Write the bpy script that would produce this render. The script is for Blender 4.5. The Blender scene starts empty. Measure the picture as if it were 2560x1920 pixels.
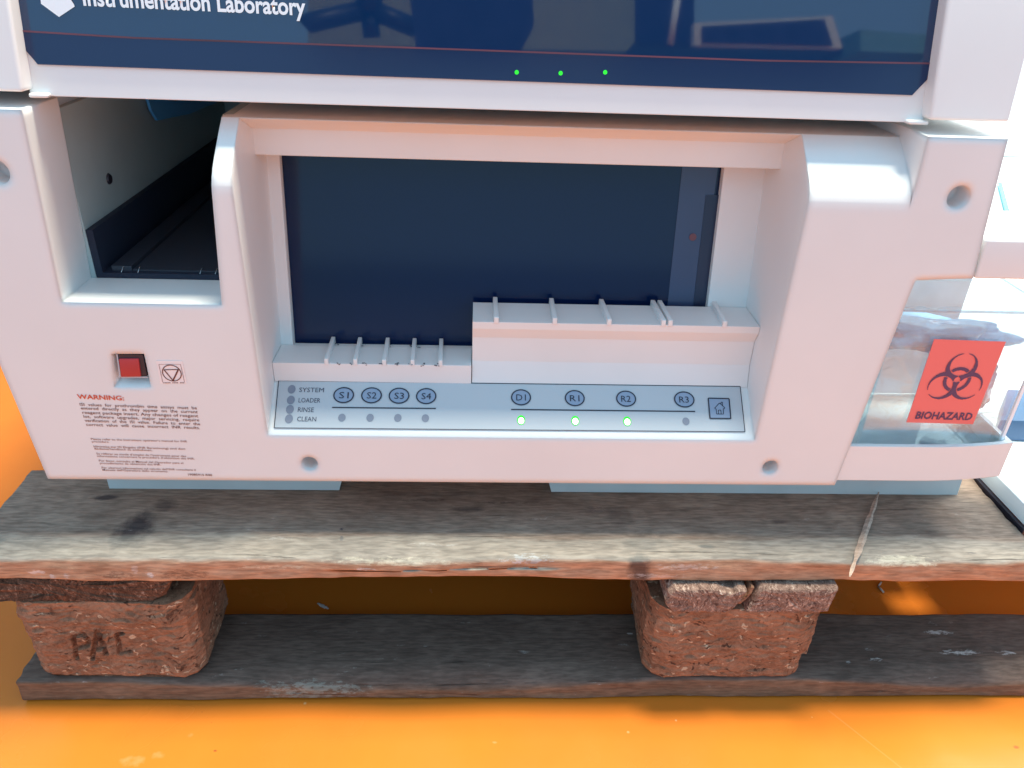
import bpy, bmesh, math, random
import numpy as np
from mathutils import Vector, noise
random.seed(4)
S = bpy.context.scene
COL = S.collection

# ---------------------------------------------------------------- camera
F_PX, CX, CY = 1923.0, 1280.0, 960.0
CAM = np.array([0.3343282, -0.39726487, 0.50357423])
_p, _y, _r = [math.radians(a) for a in (29.37320196, 3.05086611, -2.30154948)]
FW = np.array([math.sin(_y)*math.cos(_p), math.cos(_y)*math.cos(_p), -math.sin(_p)])
RT0 = np.array([math.cos(_y), -math.sin(_y), 0.0])
UP0 = np.cross(RT0, FW)
RT = math.cos(_r)*RT0 - math.sin(_r)*UP0
UP = math.cos(_r)*UP0 + math.sin(_r)*RT0
cam = bpy.data.objects.new('camera', bpy.data.cameras.new('camera'))
COL.objects.link(cam)
from mathutils import Matrix
M3 = Matrix((RT, UP, -FW)).transposed()
cam.matrix_world = Matrix.Translation(Vector(CAM)) @ M3.to_4x4()
cam.data.sensor_width = 36.0
cam.data.lens = F_PX/2560.0*36.0
cam.data.clip_start = 0.01
cam.data.clip_end = 100
S.camera = cam

# ---------------------------------------------------------------- world, lamps, exposure
W = bpy.data.worlds.new('World'); S.world = W; W.use_nodes = True
bg = W.node_tree.nodes['Background']
bg.inputs['Color'].default_value = (0.46, 0.78, 1.05, 1)
bg.inputs['Strength'].default_value = 1.35

def area_lamp(name, loc, target, sx, sy, power, color):
    d = bpy.data.lights.new(name, 'AREA'); d.shape = 'RECTANGLE'; d.size = sx; d.size_y = sy
    d.energy = power; d.color = color
    o = bpy.data.objects.new(name, d); COL.objects.link(o)
    o.location = loc
    o.rotation_euler = (Vector(target)-Vector(loc)).to_track_quat('-Z', 'Y').to_euler()
    return o
area_lamp('ceiling_lamp', (0.60, 0.215, 2.5), (0.60, 0.2149, 0.1), 0.46, 0.36, 118, (1.0, 0.96, 0.78))
area_lamp('ceiling_lamp', (2.1, 0.75, 2.4), (1.5, 0.75, 0.2), 0.9, 0.9, 48, (1.0, 0.98, 0.90))  # added unseen lamp that brightens the right-hand background

S.view_settings.view_transform = 'Standard'
S.view_settings.look = 'None'
S.view_settings.exposure = 0.0
S.view_settings.gamma = 1.0
S.view_settings.use_curve_mapping = False
S.render.engine = 'CYCLES'
S.cycles.max_bounces = 10
S.cycles.diffuse_bounces = 5
S.cycles.glossy_bounces = 5
S.cycles.transparent_max_bounces = 12
S.cycles.use_denoising = True

# ---------------------------------------------------------------- helpers
def ray(px, py):
    return FW*F_PX + RT*(px-CX) - UP*(py-CY)
def hit(px, py, P0, n):
    d = ray(px, py); P0 = np.array(P0, float); n = np.array(n, float)
    return CAM + d*(((P0-CAM)@n)/(d@n))
def proj(P):
    d = np.array(P, float)-CAM; z = d@FW
    return np.array([CX+F_PX*(d@RT)/z, CY-F_PX*(d@UP)/z])

def tag(o, label=None, cat=None, group=None, kind=None):
    if label: o['label'] = label
    if cat: o['category'] = cat
    if group: o['group'] = group
    if kind: o['kind'] = kind
    return o
K_CAM_SCALE = 0.948                                   # the analyser and its bin scaled about the camera: brought nearer, same outline
SHIFT = Vector((0.01738, -0.02066, 0.02619))
def empty(name, loc, label, cat, group=None, cam_scaled=False):
    o = bpy.data.objects.new(name, None); COL.objects.link(o)
    o.location = loc; o['base'] = list(loc)
    if cam_scaled:
        o.scale = (K_CAM_SCALE,)*3; o.location = Vector(loc)*K_CAM_SCALE+SHIFT
    return tag(o, label, cat, group)
ROOTS = {}
def link(name, me, mat=None, parent=None, smooth=False):
    o = bpy.data.objects.new(name, me); COL.objects.link(o)
    if mat is not None:
        for m in (mat if isinstance(mat, (list, tuple)) else [mat]): me.materials.append(m)
    if smooth:
        for p in me.polygons: p.use_smooth = True
    if parent is not None:
        # geometry is written in world coordinates: keep it there
        o.parent = parent
        off = Vector((0, 0, 0)); q = parent
        while q is not None:
            off += Vector(q['base']) if 'base' in q else Vector(q.location); q = q.parent
        o.location = -off
    return o
def mesh(name, verts, faces):
    me = bpy.data.meshes.new(name); me.from_pydata([tuple(map(float, v)) for v in verts], [], faces)
    me.validate(); me.update(); return me
def fixn(me):
    bm = bmesh.new(); bm.from_mesh(me); bmesh.ops.recalc_face_normals(bm, faces=bm.faces)
    bm.to_mesh(me); bm.free(); return me
def prism(name, poly, axis, a, b):
    """poly: 2D points; axis 'x' -> (y,z) extruded in x; 'y' -> (x,z); 'z' -> (x,y)"""
    def mk(p, t):
        return {'x': (t, p[0], p[1]), 'y': (p[0], t, p[1]), 'z': (p[0], p[1], t)}[axis]
    n = len(poly)
    v = [mk(p, a) for p in poly] + [mk(p, b) for p in poly]
    f = [list(range(n)), list(range(2*n-1, n-1, -1))] + [[i, (i+1) % n, n+(i+1) % n, n+i] for i in range(n)]
    return fixn(mesh(name, v, f))
def hexa(name, p8):
    f = [[0, 1, 2, 3], [7, 6, 5, 4], [0, 4, 5, 1], [1, 5, 6, 2], [2, 6, 7, 3], [3, 7, 4, 0]]
    return fixn(mesh(name, p8, f))
def boxm(name, x0, x1, y0, y1, z0, z1):
    return hexa(name, [(x0, y0, z0), (x1, y0, z0), (x1, y1, z0), (x0, y1, z0), (x0, y0, z1), (x1, y0, z1), (x1, y1, z1), (x0, y1, z1)])
def bev(me, w, seg=3, ang=30):
    bm = bmesh.new(); bm.from_mesh(me)
    es = [e for e in bm.edges if len(e.link_faces) == 2 and e.calc_face_angle(0) > math.radians(ang)]
    bmesh.ops.bevel(bm, geom=es, offset=w, segments=seg, profile=0.6, affect='EDGES', clamp_overlap=True)
    bm.to_mesh(me); bm.free()
    for p in me.polygons: p.use_smooth = True
    try: me.set_sharp_from_angle(angle=math.radians(40))
    except Exception: pass
    return me
def joinm(name, meshes):
    bm = bmesh.new()
    for m in meshes: bm.from_mesh(m)
    me = bpy.data.meshes.new(name); bm.to_mesh(me); bm.free(); return me
def boolean(me_a, cutters, op='DIFFERENCE'):
    a = bpy.data.objects.new('tmp_a', me_a); COL.objects.link(a); tmp = [a]
    for c in cutters:
        o = bpy.data.objects.new('tmp_c', c); COL.objects.link(o); tmp.append(o)
        m = a.modifiers.new('b', 'BOOLEAN'); m.operation = op; m.solver = 'EXACT'; m.object = o
    dg = bpy.context.evaluated_depsgraph_get(); dg.update()
    me = bpy.data.meshes.new_from_object(a.evaluated_get(dg), depsgraph=dg)
    for o in tmp: bpy.data.objects.remove(o)
    return me
def cyl(name, c, axis, r0, r1, h, n=40):
    ax = Vector(axis).normalized(); t = ax.orthogonal().normalized(); u = ax.cross(t); c = Vector(c)
    v, f = [], []
    for k, (hh, r) in enumerate(((0, r0), (h, r1))):
        for i in range(n):
            a = 2*math.pi*i/n
            v.append(c+ax*hh+(t*math.cos(a)+u*math.sin(a))*r)
    f = [list(range(n)), list(range(2*n-1, n-1, -1))] + [[i, (i+1) % n, n+(i+1) % n, n+i] for i in range(n)]
    return fixn(mesh(name, v, f))

# plane frame: origin, x dir, up dir, normal toward viewer
class Plane:
    def __init__(s, P0, up):
        s.P0 = np.array(P0, float); s.x = np.array([1., 0, 0]); s.up = np.array(up, float)/np.linalg.norm(up)
        s.n = np.cross(s.x, s.up)           # points to -y (viewer)
    def at(s, px, py, lift=0.0):
        return hit(px, py, s.P0+s.n*lift, s.n)
    def uv(s, px, py):
        d = s.at(px, py)-s.P0; return np.array([d@s.x, d@s.up])
    def pt(s, u, v, lift=0.0):
        return s.P0+s.x*u+s.up*v+s.n*lift
def flat(name, pl, polys, lift, thick=0.0):
    """flat polygons given in plane uv, as thin plates"""
    v, f = [], []
    for poly in polys:
        b = len(v); n = len(poly)
        v += [pl.pt(u, w, lift) for u, w in poly]
        f.append(list(range(b, b+n)))
    return mesh(name, v, f)
def ring(c, rx, ry, w, n=48, a0=0, a1=2*math.pi):
    out = []
    full = abs(a1-a0-2*math.pi) < 1e-6
    for i in range(n):
        t0 = a0+(a1-a0)*i/n; t1 = a0+(a1-a0)*(i+1)/n
        o = lambda t, k: (c[0]+(rx-k)*math.cos(t), c[1]+(ry-k)*math.sin(t))
        out.append([o(t0, 0), o(t1, 0), o(t1, w), o(t0, w)])
    return out
def disc(c, rx, ry, n=40):
    return [[(c[0]+rx*math.cos(2*math.pi*i/n), c[1]+ry*math.sin(2*math.pi*i/n)) for i in range(n)]]
def stroke(a, b, w):
    a = np.array(a, float); b = np.array(b, float); d = b-a; d /= np.linalg.norm(d); n = np.array([-d[1], d[0]])*w/2
    return [tuple(a+n), tuple(a-n), tuple(b-n), tuple(b+n)]

def text_mesh(body, bold=0.0, space=1.0, res=2):
    cu = bpy.data.curves.new('txt', 'FONT'); cu.body = body; cu.size = 1.0; cu.resolution_u = res
    cu.offset = bold; cu.space_character = space; cu.fill_mode = 'BOTH'
    o = bpy.data.objects.new('txt', cu); COL.objects.link(o)
    dg = bpy.context.evaluated_depsgraph_get(); dg.update()
    me = bpy.data.meshes.new_from_object(o.evaluated_get(dg), depsgraph=dg)
    bpy.data.objects.remove(o)
    return me
def text_on(pl, body, pL, pR, cap, bold=0.0, lift=0.0004, space=1.0, shear=0.0, res=2):
    """write body on plane pl from pixel pL to pixel pR (baseline); cap = capital height in metres"""
    me = text_mesh(body, bold, space, res)
    xs = [v.co.x for v in me.vertices]; x0, x1 = min(xs), max(xs)
    A = pl.uv(*pL); B = pl.uv(*pR); d = B-A; L = np.linalg.norm(d); d = d/L; n = np.array([-d[1], d[0]])
    k = cap/0.729
    for v in me.vertices:
        s = (v.co.x-x0)/(x1-x0)*L; t = v.co.y*k
        q = A+d*(s+shear*t)+n*t
        v.co = Vector(pl.pt(q[0], q[1], lift))
    return me

# ---------------------------------------------------------------- materials
def newmat(name):
    m = bpy.data.materials.new(name); m.use_nodes = True
    nt = m.node_tree; b = nt.nodes['Principled BSDF']; return m, nt, b
def simple(name, col, rough=0.5, spec=0.5, metal=0.0, emit=None, estr=0.0, var=0.0, vscale=30, bump=0.0, bscale=900):
    m, nt, b = newmat(name)
    b.inputs['Base Color'].default_value = (*col, 1); b.inputs['Roughness'].default_value = rough
    b.inputs['Specular IOR Level'].default_value = spec; b.inputs['Metallic'].default_value = metal
    tc = nt.nodes.new('ShaderNodeTexCoord')
    if var > 0:
        n = nt.nodes.new('ShaderNodeTexNoise'); n.inputs['Scale'].default_value = vscale; n.inputs['Detail'].default_value = 5
        nt.links.new(tc.outputs['Object'], n.inputs['Vector'])
        r = nt.nodes.new('ShaderNodeValToRGB')
        r.color_ramp.elements[0].position = 0.3; r.color_ramp.elements[1].position = 0.7
        r.color_ramp.elements[0].color = (*[c*(1-var) for c in col], 1); r.color_ramp.elements[1].color = (*[min(1, c*(1+var)) for c in col], 1)
        nt.links.new(n.outputs['Fac'], r.inputs['Fac']); nt.links.new(r.outputs['Color'], b.inputs['Base Color'])
    if bump > 0:
        n2 = nt.nodes.new('ShaderNodeTexNoise'); n2.inputs['Scale'].default_value = bscale; n2.inputs['Detail'].default_value = 3
        nt.links.new(tc.outputs['Object'], n2.inputs['Vector'])
        bp = nt.nodes.new('ShaderNodeBump'); bp.inputs['Strength'].default_value = bump; bp.inputs['Distance'].default_value = 0.0004
        nt.links.new(n2.outputs['Fac'], bp.inputs['Height']); nt.links.new(bp.outputs['Normal'], b.inputs['Normal'])
    if emit:
        b.inputs['Emission Color'].default_value = (*emit, 1); b.inputs['Emission Strength'].default_value = estr
    return m
def plastic(name, col, rough=0.42, radius=0.0025):
    m, nt, b = newmat(name)
    b.inputs['Roughness'].default_value = rough; b.inputs['Specular IOR Level'].default_value = 0.4
    tc = nt.nodes.new('ShaderNodeTexCoord')
    n = nt.nodes.new('ShaderNodeTexNoise'); n.inputs['Scale'].default_value = 14; n.inputs['Detail'].default_value = 6
    nt.links.new(tc.outputs['Object'], n.inputs['Vector'])
    r = nt.nodes.new('ShaderNodeValToRGB'); r.color_ramp.elements[0].position = 0.3; r.color_ramp.elements[1].position = 0.75
    r.color_ramp.elements[0].color = (*[c*0.95 for c in col], 1); r.color_ramp.elements[1].color = (*col, 1)
    nt.links.new(n.outputs['Fac'], r.inputs['Fac']); nt.links.new(r.outputs['Color'], b.inputs['Base Color'])
    bv = nt.nodes.new('ShaderNodeBevel'); bv.samples = 6; bv.inputs['Radius'].default_value = radius
    if radius > 0.004:     # softer mouldings on the outer face, crisp edges deeper in
        sy = nt.nodes.new('ShaderNodeSeparateXYZ'); nt.links.new(tc.outputs['Object'], sy.inputs[0])
        rm = nt.nodes.new('ShaderNodeMapRange')
        for i, q in enumerate((0.058, 0.070, radius, 0.0012)): rm.inputs[i+1].default_value = q
        nt.links.new(sy.outputs['Y'], rm.inputs[0]); nt.links.new(rm.outputs[0], bv.inputs['Radius'])
    n2 = nt.nodes.new('ShaderNodeTexNoise'); n2.inputs['Scale'].default_value = 1400; n2.inputs['Detail'].default_value = 2
    nt.links.new(tc.outputs['Object'], n2.inputs['Vector'])
    bp = nt.nodes.new('ShaderNodeBump'); bp.inputs['Strength'].default_value = 0.08; bp.inputs['Distance'].default_value = 0.0003
    nt.links.new(n2.outputs['Fac'], bp.inputs['Height']); nt.links.new(bv.outputs['Normal'], bp.inputs['Normal'])
    nt.links.new(bp.outputs['Normal'], b.inputs['Normal'])
    return m

PLAST = plastic('warm_white_plastic', (0.76, 0.745, 0.735), radius=0.0065)
PLASTB = plastic('warm_white_plastic_small', (0.77, 0.755, 0.745), radius=0.0008)
FOOT = simple('grey_painted_steel', (0.56, 0.58, 0.57), 0.55, var=0.05)
NAVY = simple('smoked_acrylic', (0.002, 0.010, 0.045), 0.10, 0.32)
INTR = simple('dark_interior', (0.016, 0.022, 0.042), 0.6, 0.3)
SHEET = simple('sheet_metal_paint', (0.38, 0.45, 0.45), 0.5, var=0.04)
PANEL = simple('membrane_foil', (0.47, 0.485, 0.51), 0.35, 0.4)
INK = simple('dark_ink', (0.012, 0.016, 0.035), 0.5)
INKSOFT = simple('grey_blue_ink', (0.05, 0.055, 0.09), 0.5)
BTN = simple('button_foil', (0.25, 0.31, 0.42), 0.4)
DOT = simple('unlit_indicator', (0.20, 0.215, 0.27), 0.4)
LEDC = simple('lit_led_core', (0.5, 1, 0.4), 0.4, emit=(0.75, 1.0, 0.7), estr=3.0)
LEDG = simple('lit_led_rim', (0.0, 0.10, 0.0), 0.4, emit=(0.0, 1.0, 0.01), estr=0.9)
LEDS = simple('small_green_led', (0.02, 0.6, 0.02), 0.4, emit=(0.02, 1.0, 0.03), estr=0.55)
WARN = simple('orange_red_ink', (0.62, 0.09, 0.035), 0.5)
BROWN = simple('dark_brown_ink', (0.13, 0.035, 0.03), 0.5)
BROWN2 = simple('brown_ink', (0.22, 0.075, 0.06), 0.5)
WHITEINK = simple('white_ink', (0.80, 0.82, 0.85), 0.4)
REDBTN = simple('red_button', (0.42, 0.035, 0.045), 0.35, var=0.06)
DARK = simple('black_plastic', (0.02, 0.018, 0.03), 0.4)
STICKER = simple('white_sticker', (0.82, 0.74, 0.73), 0.35)
HAZ = simple('orange_red_label', (0.84, 0.175, 0.165), 0.4)
HAZINK = simple('purple_black_ink', (0.085, 0.045, 0.12), 0.4)
REDL = simple('red_line_reflection', (0.115, 0.030, 0.050), 0.5, var=0.5, vscale=8)  # red reflection along the window backing's edge, put into colour
WHITE = simple('white_laminate', (0.78, 0.82, 0.82), 0.4, var=0.03)
CYAN = simple('cyan_edge', (0.10, 0.55, 0.60), 0.2)
BLUE = simple('blue_plastic', (0.05, 0.12, 0.24), 0.4, var=0.2)
BLUEC = simple('bright_blue_cover', (0.10, 0.42, 0.85), 0.25)

# ---------------------------------------------------------------- floor
def floor_mat():
    m, nt, b = newmat('orange_epoxy_floor')
    L = nt.links.new
    tc = nt.nodes.new('ShaderNodeTexCoord')
    n = nt.nodes.new('ShaderNodeTexNoise'); n.inputs['Scale'].default_value = 5; n.inputs['Detail'].default_value = 6; n.inputs['Roughness'].default_value = 0.6
    L(tc.outputs['Object'], n.inputs['Vector'])
    r = nt.nodes.new('ShaderNodeValToRGB'); e = r.color_ramp.elements
    e[0].position = 0.32; e[0].color = (0.67, 0.172, 0.019, 1); e[1].position = 0.68; e[1].color = (0.70, 0.196, 0.023, 1)
    L(n.outputs['Fac'], r.inputs['Fac'])
    # white specks
    v = nt.nodes.new('ShaderNodeTexVoronoi'); v.inputs['Scale'].default_value = 46
    L(tc.outputs['Object'], v.inputs['Vector'])
    n3 = nt.nodes.new('ShaderNodeTexNoise'); n3.inputs['Scale'].default_value = 9; n3.inputs['Detail'].default_value = 3
    L(tc.outputs['Object'], n3.inputs['Vector'])
    thr = nt.nodes.new('ShaderNodeMapRange'); thr.inputs[1].default_value = 0.62; thr.inputs[2].default_value = 0.8; thr.inputs[3].default_value = 0.0; thr.inputs[4].default_value = 0.16
    L(n3.outputs['Fac'], thr.inputs[0])
    lt = nt.nodes.new('ShaderNodeMath'); lt.operation = 'LESS_THAN'
    L(v.outputs['Distance'], lt.inputs[0]); L(thr.outputs[0], lt.inputs[1])
    mx = nt.nodes.new('ShaderNodeMix'); mx.data_type = 'RGBA'; mx.inputs['B'].default_value = (0.85, 0.55, 0.33, 1)
    ml = nt.nodes.new('ShaderNodeMath'); ml.operation = 'MULTIPLY'; ml.inputs[1].default_value = 0.75
    L(lt.outputs[0], ml.inputs[0]); L(ml.outputs[0], mx.inputs['Factor']); L(r.outputs['Color'], mx.inputs['A'])
    cur = mx.outputs['Result']
    spx = nt.nodes.new('ShaderNodeSeparateXYZ'); L(tc.outputs['Object'], spx.inputs[0])
    nw = nt.nodes.new('ShaderNodeTexNoise'); nw.inputs['Scale'].default_value = 140; nw.inputs['Detail'].default_value = 6
    L(tc.outputs['Object'], nw.inputs['Vector'])
    def M(op, a, b_=None, c=None):
        q = nt.nodes.new('ShaderNodeMath'); q.operation = op
        for i, w in enumerate((a, b_, c)):
            if w is None: continue
            if isinstance(w, (int, float)): q.inputs[i].default_value = w
            else: L(w, q.inputs[i])
        return q.outputs[0]
    def spot(px, py, r, amount, colr, el=1.0):
        nonlocal cur
        c = hit(px, py, (0, 0, 0), (0, 0, 1))
        dx = M('DIVIDE', M('SUBTRACT', spx.outputs['X'], float(c[0])), r*el); dy = M('DIVIDE', M('SUBTRACT', spx.outputs['Y'], float(c[1])), r)
        d2 = M('ADD', M('MULTIPLY', dx, dx), M('MULTIPLY', dy, dy))
        f_ = M('MULTIPLY_ADD', nw.outputs['Fac'], 2.2, d2)
        k = nt.nodes.new('ShaderNodeMapRange'); k.inputs[1].default_value = 0.95; k.inputs[2].default_value = 1.6; k.inputs[3].default_value = amount; k.inputs[4].default_value = 0
        L(f_, k.inputs[0])
        x = nt.nodes.new('ShaderNodeMix'); x.data_type = 'RGBA'; x.inputs['B'].default_value = (*colr, 1)
        L(k.outputs[0], x.inputs['Factor']); L(cur, x.inputs['A']); cur = x.outputs['Result']
    W_ = (0.74, 0.40, 0.18); D_ = (0.20, 0.05, 0.02)
    for a in ((330, 1905, .006, .35, W_, 2.0), (398, 1888, .005, .25, W_, 1.2), (476, 1838, .003, .3, W_, 1), (762, 1758, .0016, .8, W_, 1), (1570, 1830, .0016, .6, W_, 1), (1690, 1801, .001, .9, W_, 1), (1236, 1856, .0015, .5, W_, 2), (2540, 1868, .002, .7, D_, 2.0),
              (529, 1806, .0012, .9, D_, 1), (518, 1794, .0008, .8, D_, 1), (538, 1877, .0011, .7, D_, 1.6), (1250, 1812, .0007, .7, D_, 1), (2030, 1793, .0008, .6, W_, 1), (505, 1780, .0008, .7, D_, 1), (70, 1205, .002, .5, D_, 3)):
        spot(*a)
    # long faint scratch
    c0 = hit(2070, 1775, (0, 0, 0), (0, 0, 1)); c1 = hit(2260, 1925, (0, 0, 0), (0, 0, 1)); ln = math.hypot(c1[0]-c0[0], c1[1]-c0[1]); ux, uy = float((c1[0]-c0[0])/ln), float((c1[1]-c0[1])/ln)
    rx = M('SUBTRACT', spx.outputs['X'], float(c0[0])); ry = M('SUBTRACT', spx.outputs['Y'], float(c0[1]))
    ac_ = M('ABSOLUTE', M('SUBTRACT', M('MULTIPLY', rx, uy), M('MULTIPLY', ry, ux))); al = M('ADD', M('MULTIPLY', rx, ux), M('MULTIPLY', ry, uy))
    sc = M('MULTIPLY', M('MULTIPLY', M('LESS_THAN', ac_, 0.0006), M('GREATER_THAN', al, 0.0)), 0.12)
    x = nt.nodes.new('ShaderNodeMix'); x.data_type = 'RGBA'; x.inputs['B'].default_value = (*W_, 1); L(sc, x.inputs['Factor']); L(cur, x.inputs['A']); cur = x.outputs['Result']
    L(cur, b.inputs['Base Color'])
    n2 = nt.nodes.new('ShaderNodeTexNoise'); n2.inputs['Scale'].default_value = 14; n2.inputs['Detail'].default_value = 4
    L(tc.outputs['Object'], n2.inputs['Vector'])
    rr = nt.nodes.new('ShaderNodeMapRange'); rr.inputs[3].default_value = 0.16; rr.inputs[4].default_value = 0.34
    L(n2.outputs['Fac'], rr.inputs[0]); L(rr.outputs[0], b.inputs['Roughness'])
    n4 = nt.nodes.new('ShaderNodeTexNoise'); n4.inputs['Scale'].default_value = 22; n4.inputs['Detail'].default_value = 2
    L(tc.outputs['Object'], n4.inputs['Vector'])
    bp = nt.nodes.new('ShaderNodeBump'); bp.inputs['Strength'].default_value = 0.06; bp.inputs['Distance'].default_value = 0.004
    L(n4.outputs['Fac'], bp.inputs['Height']); L(bp.outputs['Normal'], b.inputs['Normal'])
    return m
fl = link('floor', mesh('floor', [(-5, -1.5, 0), (6, -1.5, 0), (6, 5, 0), (-5, 5, 0)], [[0, 1, 2, 3]]), floor_mat())
tag(fl, 'glossy orange coated floor under and around the pallet', 'floor', kind='structure')

gf = link('added_pale_floor', mesh('added_pale_floor', [(-5, -6, 0), (6, -6, 0), (6, -1.5, 0), (-5, -1.5, 0)], [[0, 1, 2, 3]]), simple('added_floor_grey', (0.42, 0.45, 0.48), 0.7, var=0.12, vscale=6))  # unseen floor added to limit orange bounce onto the analyser
tag(gf, 'unseen pale floor added beyond the orange coating to limit orange bounce', 'floor', kind='structure')

# ---------------------------------------------------------------- wood
def wood_mat(name, top_a, top_b, side_a, side_b, stains=(), streak=1.0, fleck=0.0, seed=0.0, worn=0.0):
    """top faces weathered grey, sawn sides warmer; stains: (x, y, rx, ry, darkness)"""
    m, nt, b = newmat(name); L = nt.links.new
    b.inputs['Roughness'].default_value = 0.85; b.inputs['Specular IOR Level'].default_value = 0.2
    tc = nt.nodes.new('ShaderNodeTexCoord')
    mp = nt.nodes.new('ShaderNodeMapping'); mp.inputs['Scale'].default_value = (13, 130, 130); mp.inputs['Location'].default_value = (seed, seed*2, 0)
    L(tc.outputs['Object'], mp.inputs['Vector'])
    n = nt.nodes.new('ShaderNodeTexNoise'); n.inputs['Scale'].default_value = 1.6; n.inputs['Detail'].default_value = 12; n.inputs['Roughness'].default_value = 0.70; n.inputs['Distortion'].default_value = 0.6
    L(mp.outputs['Vector'], n.inputs['Vector'])
    mp2 = nt.nodes.new('ShaderNodeMapping'); mp2.inputs['Scale'].default_value = (18, 60, 60); mp2.inputs['Location'].default_value = (seed+3, 0, 0)
    L(tc.outputs['Object'], mp2.inputs['Vector'])
    nb = nt.nodes.new('ShaderNodeTexNoise'); nb.inputs['Scale'].default_value = 1.0; nb.inputs['Detail'].default_value = 12; nb.inputs['Roughness'].default_value = 0.68
    L(mp2.outputs['Vector'], nb.inputs['Vector'])
    nbl = nt.nodes.new('ShaderNodeTexNoise'); nbl.inputs['Scale'].default_value = 22; nbl.inputs['Detail'].default_value = 9; nbl.inputs['Roughness'].default_value = 0.62
    L(tc.outputs['Object'], nbl.inputs['Vector'])
    a0 = nt.nodes.new('ShaderNodeMath'); a0.operation = 'MULTIPLY_ADD'; a0.inputs[1].default_value = 0.30; L(n.outputs['Fac'], a0.inputs[0])
    a1 = nt.nodes.new('ShaderNodeMath'); a1.operation = 'MULTIPLY_ADD'; a1.inputs[1].default_value = 0.27; L(nb.outputs['Fac'], a1.inputs[0])
    a2 = nt.nodes.new('ShaderNodeMath'); a2.operation = 'MULTIPLY'; a2.inputs[1].default_value = 0.43; L(nbl.outputs['Fac'], a2.inputs[0])
    L(a2.outputs[0], a1.inputs[2]); L(a1.outputs[0], a0.inputs[2]); hf = a0
    def ramp(a, c):
        r = nt.nodes.new('ShaderNodeValToRGB'); r.color_ramp.elements[0].position = 0.33; r.color_ramp.elements[1].position = 0.69
        r.color_ramp.elements[0].color = (*a, 1); r.color_ramp.elements[1].color = (*c, 1); L(hf.outputs[0], r.inputs['Fac']); return r
    rt, rs = ramp(top_a, top_b), ramp(side_a, side_b)
    ge = nt.nodes.new('ShaderNodeNewGeometry'); sp = nt.nodes.new('ShaderNodeSeparateXYZ'); L(ge.outputs['Normal'], sp.inputs[0])
    nz = nt.nodes.new('ShaderNodeMapRange'); nz.inputs[1].default_value = 0.25; nz.inputs[2].default_value = 0.75
    nj = nt.nodes.new('ShaderNodeMath'); nj.operation = 'ADD'; nk = nt.nodes.new('ShaderNodeMath'); nk.operation = 'MULTIPLY_ADD'; nk.inputs[1].default_value = 0.9; nk.inputs[2].default_value = -0.45
    L(n.outputs['Fac'], nk.inputs[0]); L(sp.outputs['Z'], nj.inputs[0]); L(nk.outputs[0], nj.inputs[1])
    L(nj.outputs[0], nz.inputs[0])
    mx = nt.nodes.new('ShaderNodeMix'); mx.data_type = 'RGBA'
    L(nz.outputs[0], mx.inputs['Factor']); L(rs.outputs['Color'], mx.inputs['A']); L(rt.outputs['Color'], mx.inputs['B'])
    cur = mx.outputs['Result']
    spx = nt.nodes.new('ShaderNodeSeparateXYZ'); L(tc.outputs['Object'], spx.inputs[0])
    nw = nt.nodes.new('ShaderNodeTexNoise'); nw.inputs['Scale'].default_value = 85; nw.inputs['Detail'].default_value = 9; nw.inputs['Roughness'].default_value = 0.65
    L(tc.outputs['Object'], nw.inputs['Vector'])
    mpf = nt.nodes.new('ShaderNodeMapping'); mpf.inputs['Scale'].default_value = (170, 420, 420); L(tc.outputs['Object'], mpf.inputs['Vector'])
    nfr = nt.nodes.new('ShaderNodeTexNoise'); nfr.inputs['Scale'].default_value = 1.0; nfr.inputs['Detail'].default_value = 7; nfr.inputs['Roughness'].default_value = 0.72
    L(mpf.outputs['Vector'], nfr.inputs['Vector'])
    for st_ in stains:
        (sx, sy, rx, ry, dk) = st_[:5]; scol = st_[5] if len(st_) > 5 else (0.035, 0.026, 0.03); second = st_[6] if len(st_) > 6 else 'Y'
        def ax(out, c, r):
            a = nt.nodes.new('ShaderNodeMath'); a.operation = 'SUBTRACT'; L(out, a.inputs[0]); a.inputs[1].default_value = c
            d = nt.nodes.new('ShaderNodeMath'); d.operation = 'DIVIDE'; L(a.outputs[0], d.inputs[0]); d.inputs[1].default_value = r
            q = nt.nodes.new('ShaderNodeMath'); q.operation = 'POWER'; L(d.outputs[0], q.inputs[0]); q.inputs[1].default_value = 2; return q
        A, B = ax(spx.outputs['X'], sx, rx), ax(spx.outputs[second], sy, ry)
        s_ = nt.nodes.new('ShaderNodeMath'); s_.operation = 'ADD'; L(A.outputs[0], s_.inputs[0]); L(B.outputs[0], s_.inputs[1])
        w_ = nt.nodes.new('ShaderNodeMath'); w_.operation = 'MULTIPLY_ADD'; w_.inputs[1].default_value = 5.2 if len(st_) > 5 else 3.2; L((nfr if len(st_) > 5 else nw).outputs['Fac'], w_.inputs[0]); L(s_.outputs[0], w_.inputs[2])
        mr = nt.nodes.new('ShaderNodeMapRange'); mr.inputs[1].default_value = 2.55 if len(st_) > 5 else 1.75; mr.inputs[2].default_value = 3.1 if len(st_) > 5 else 3.1; mr.inputs[3].default_value = dk; mr.inputs[4].default_value = 0
        L(w_.outputs[0], mr.inputs[0])
        m2 = nt.nodes.new('ShaderNodeMix'); m2.data_type = 'RGBA'; m2.inputs['B'].default_value = (*scol, 1)
        if second == 'Z':      # only on the upright front face
            fy = nt.nodes.new('ShaderNodeMath'); fy.operation = 'LESS_THAN'; L(spx.outputs['Y'], fy.inputs[0]); fy.inputs[1].default_value = 0.006
            fm = nt.nodes.new('ShaderNodeMath'); fm.operation = 'MULTIPLY'; L(mr.outputs[0], fm.inputs[0]); L(fy.outputs[0], fm.inputs[1]); mr = fm
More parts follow.
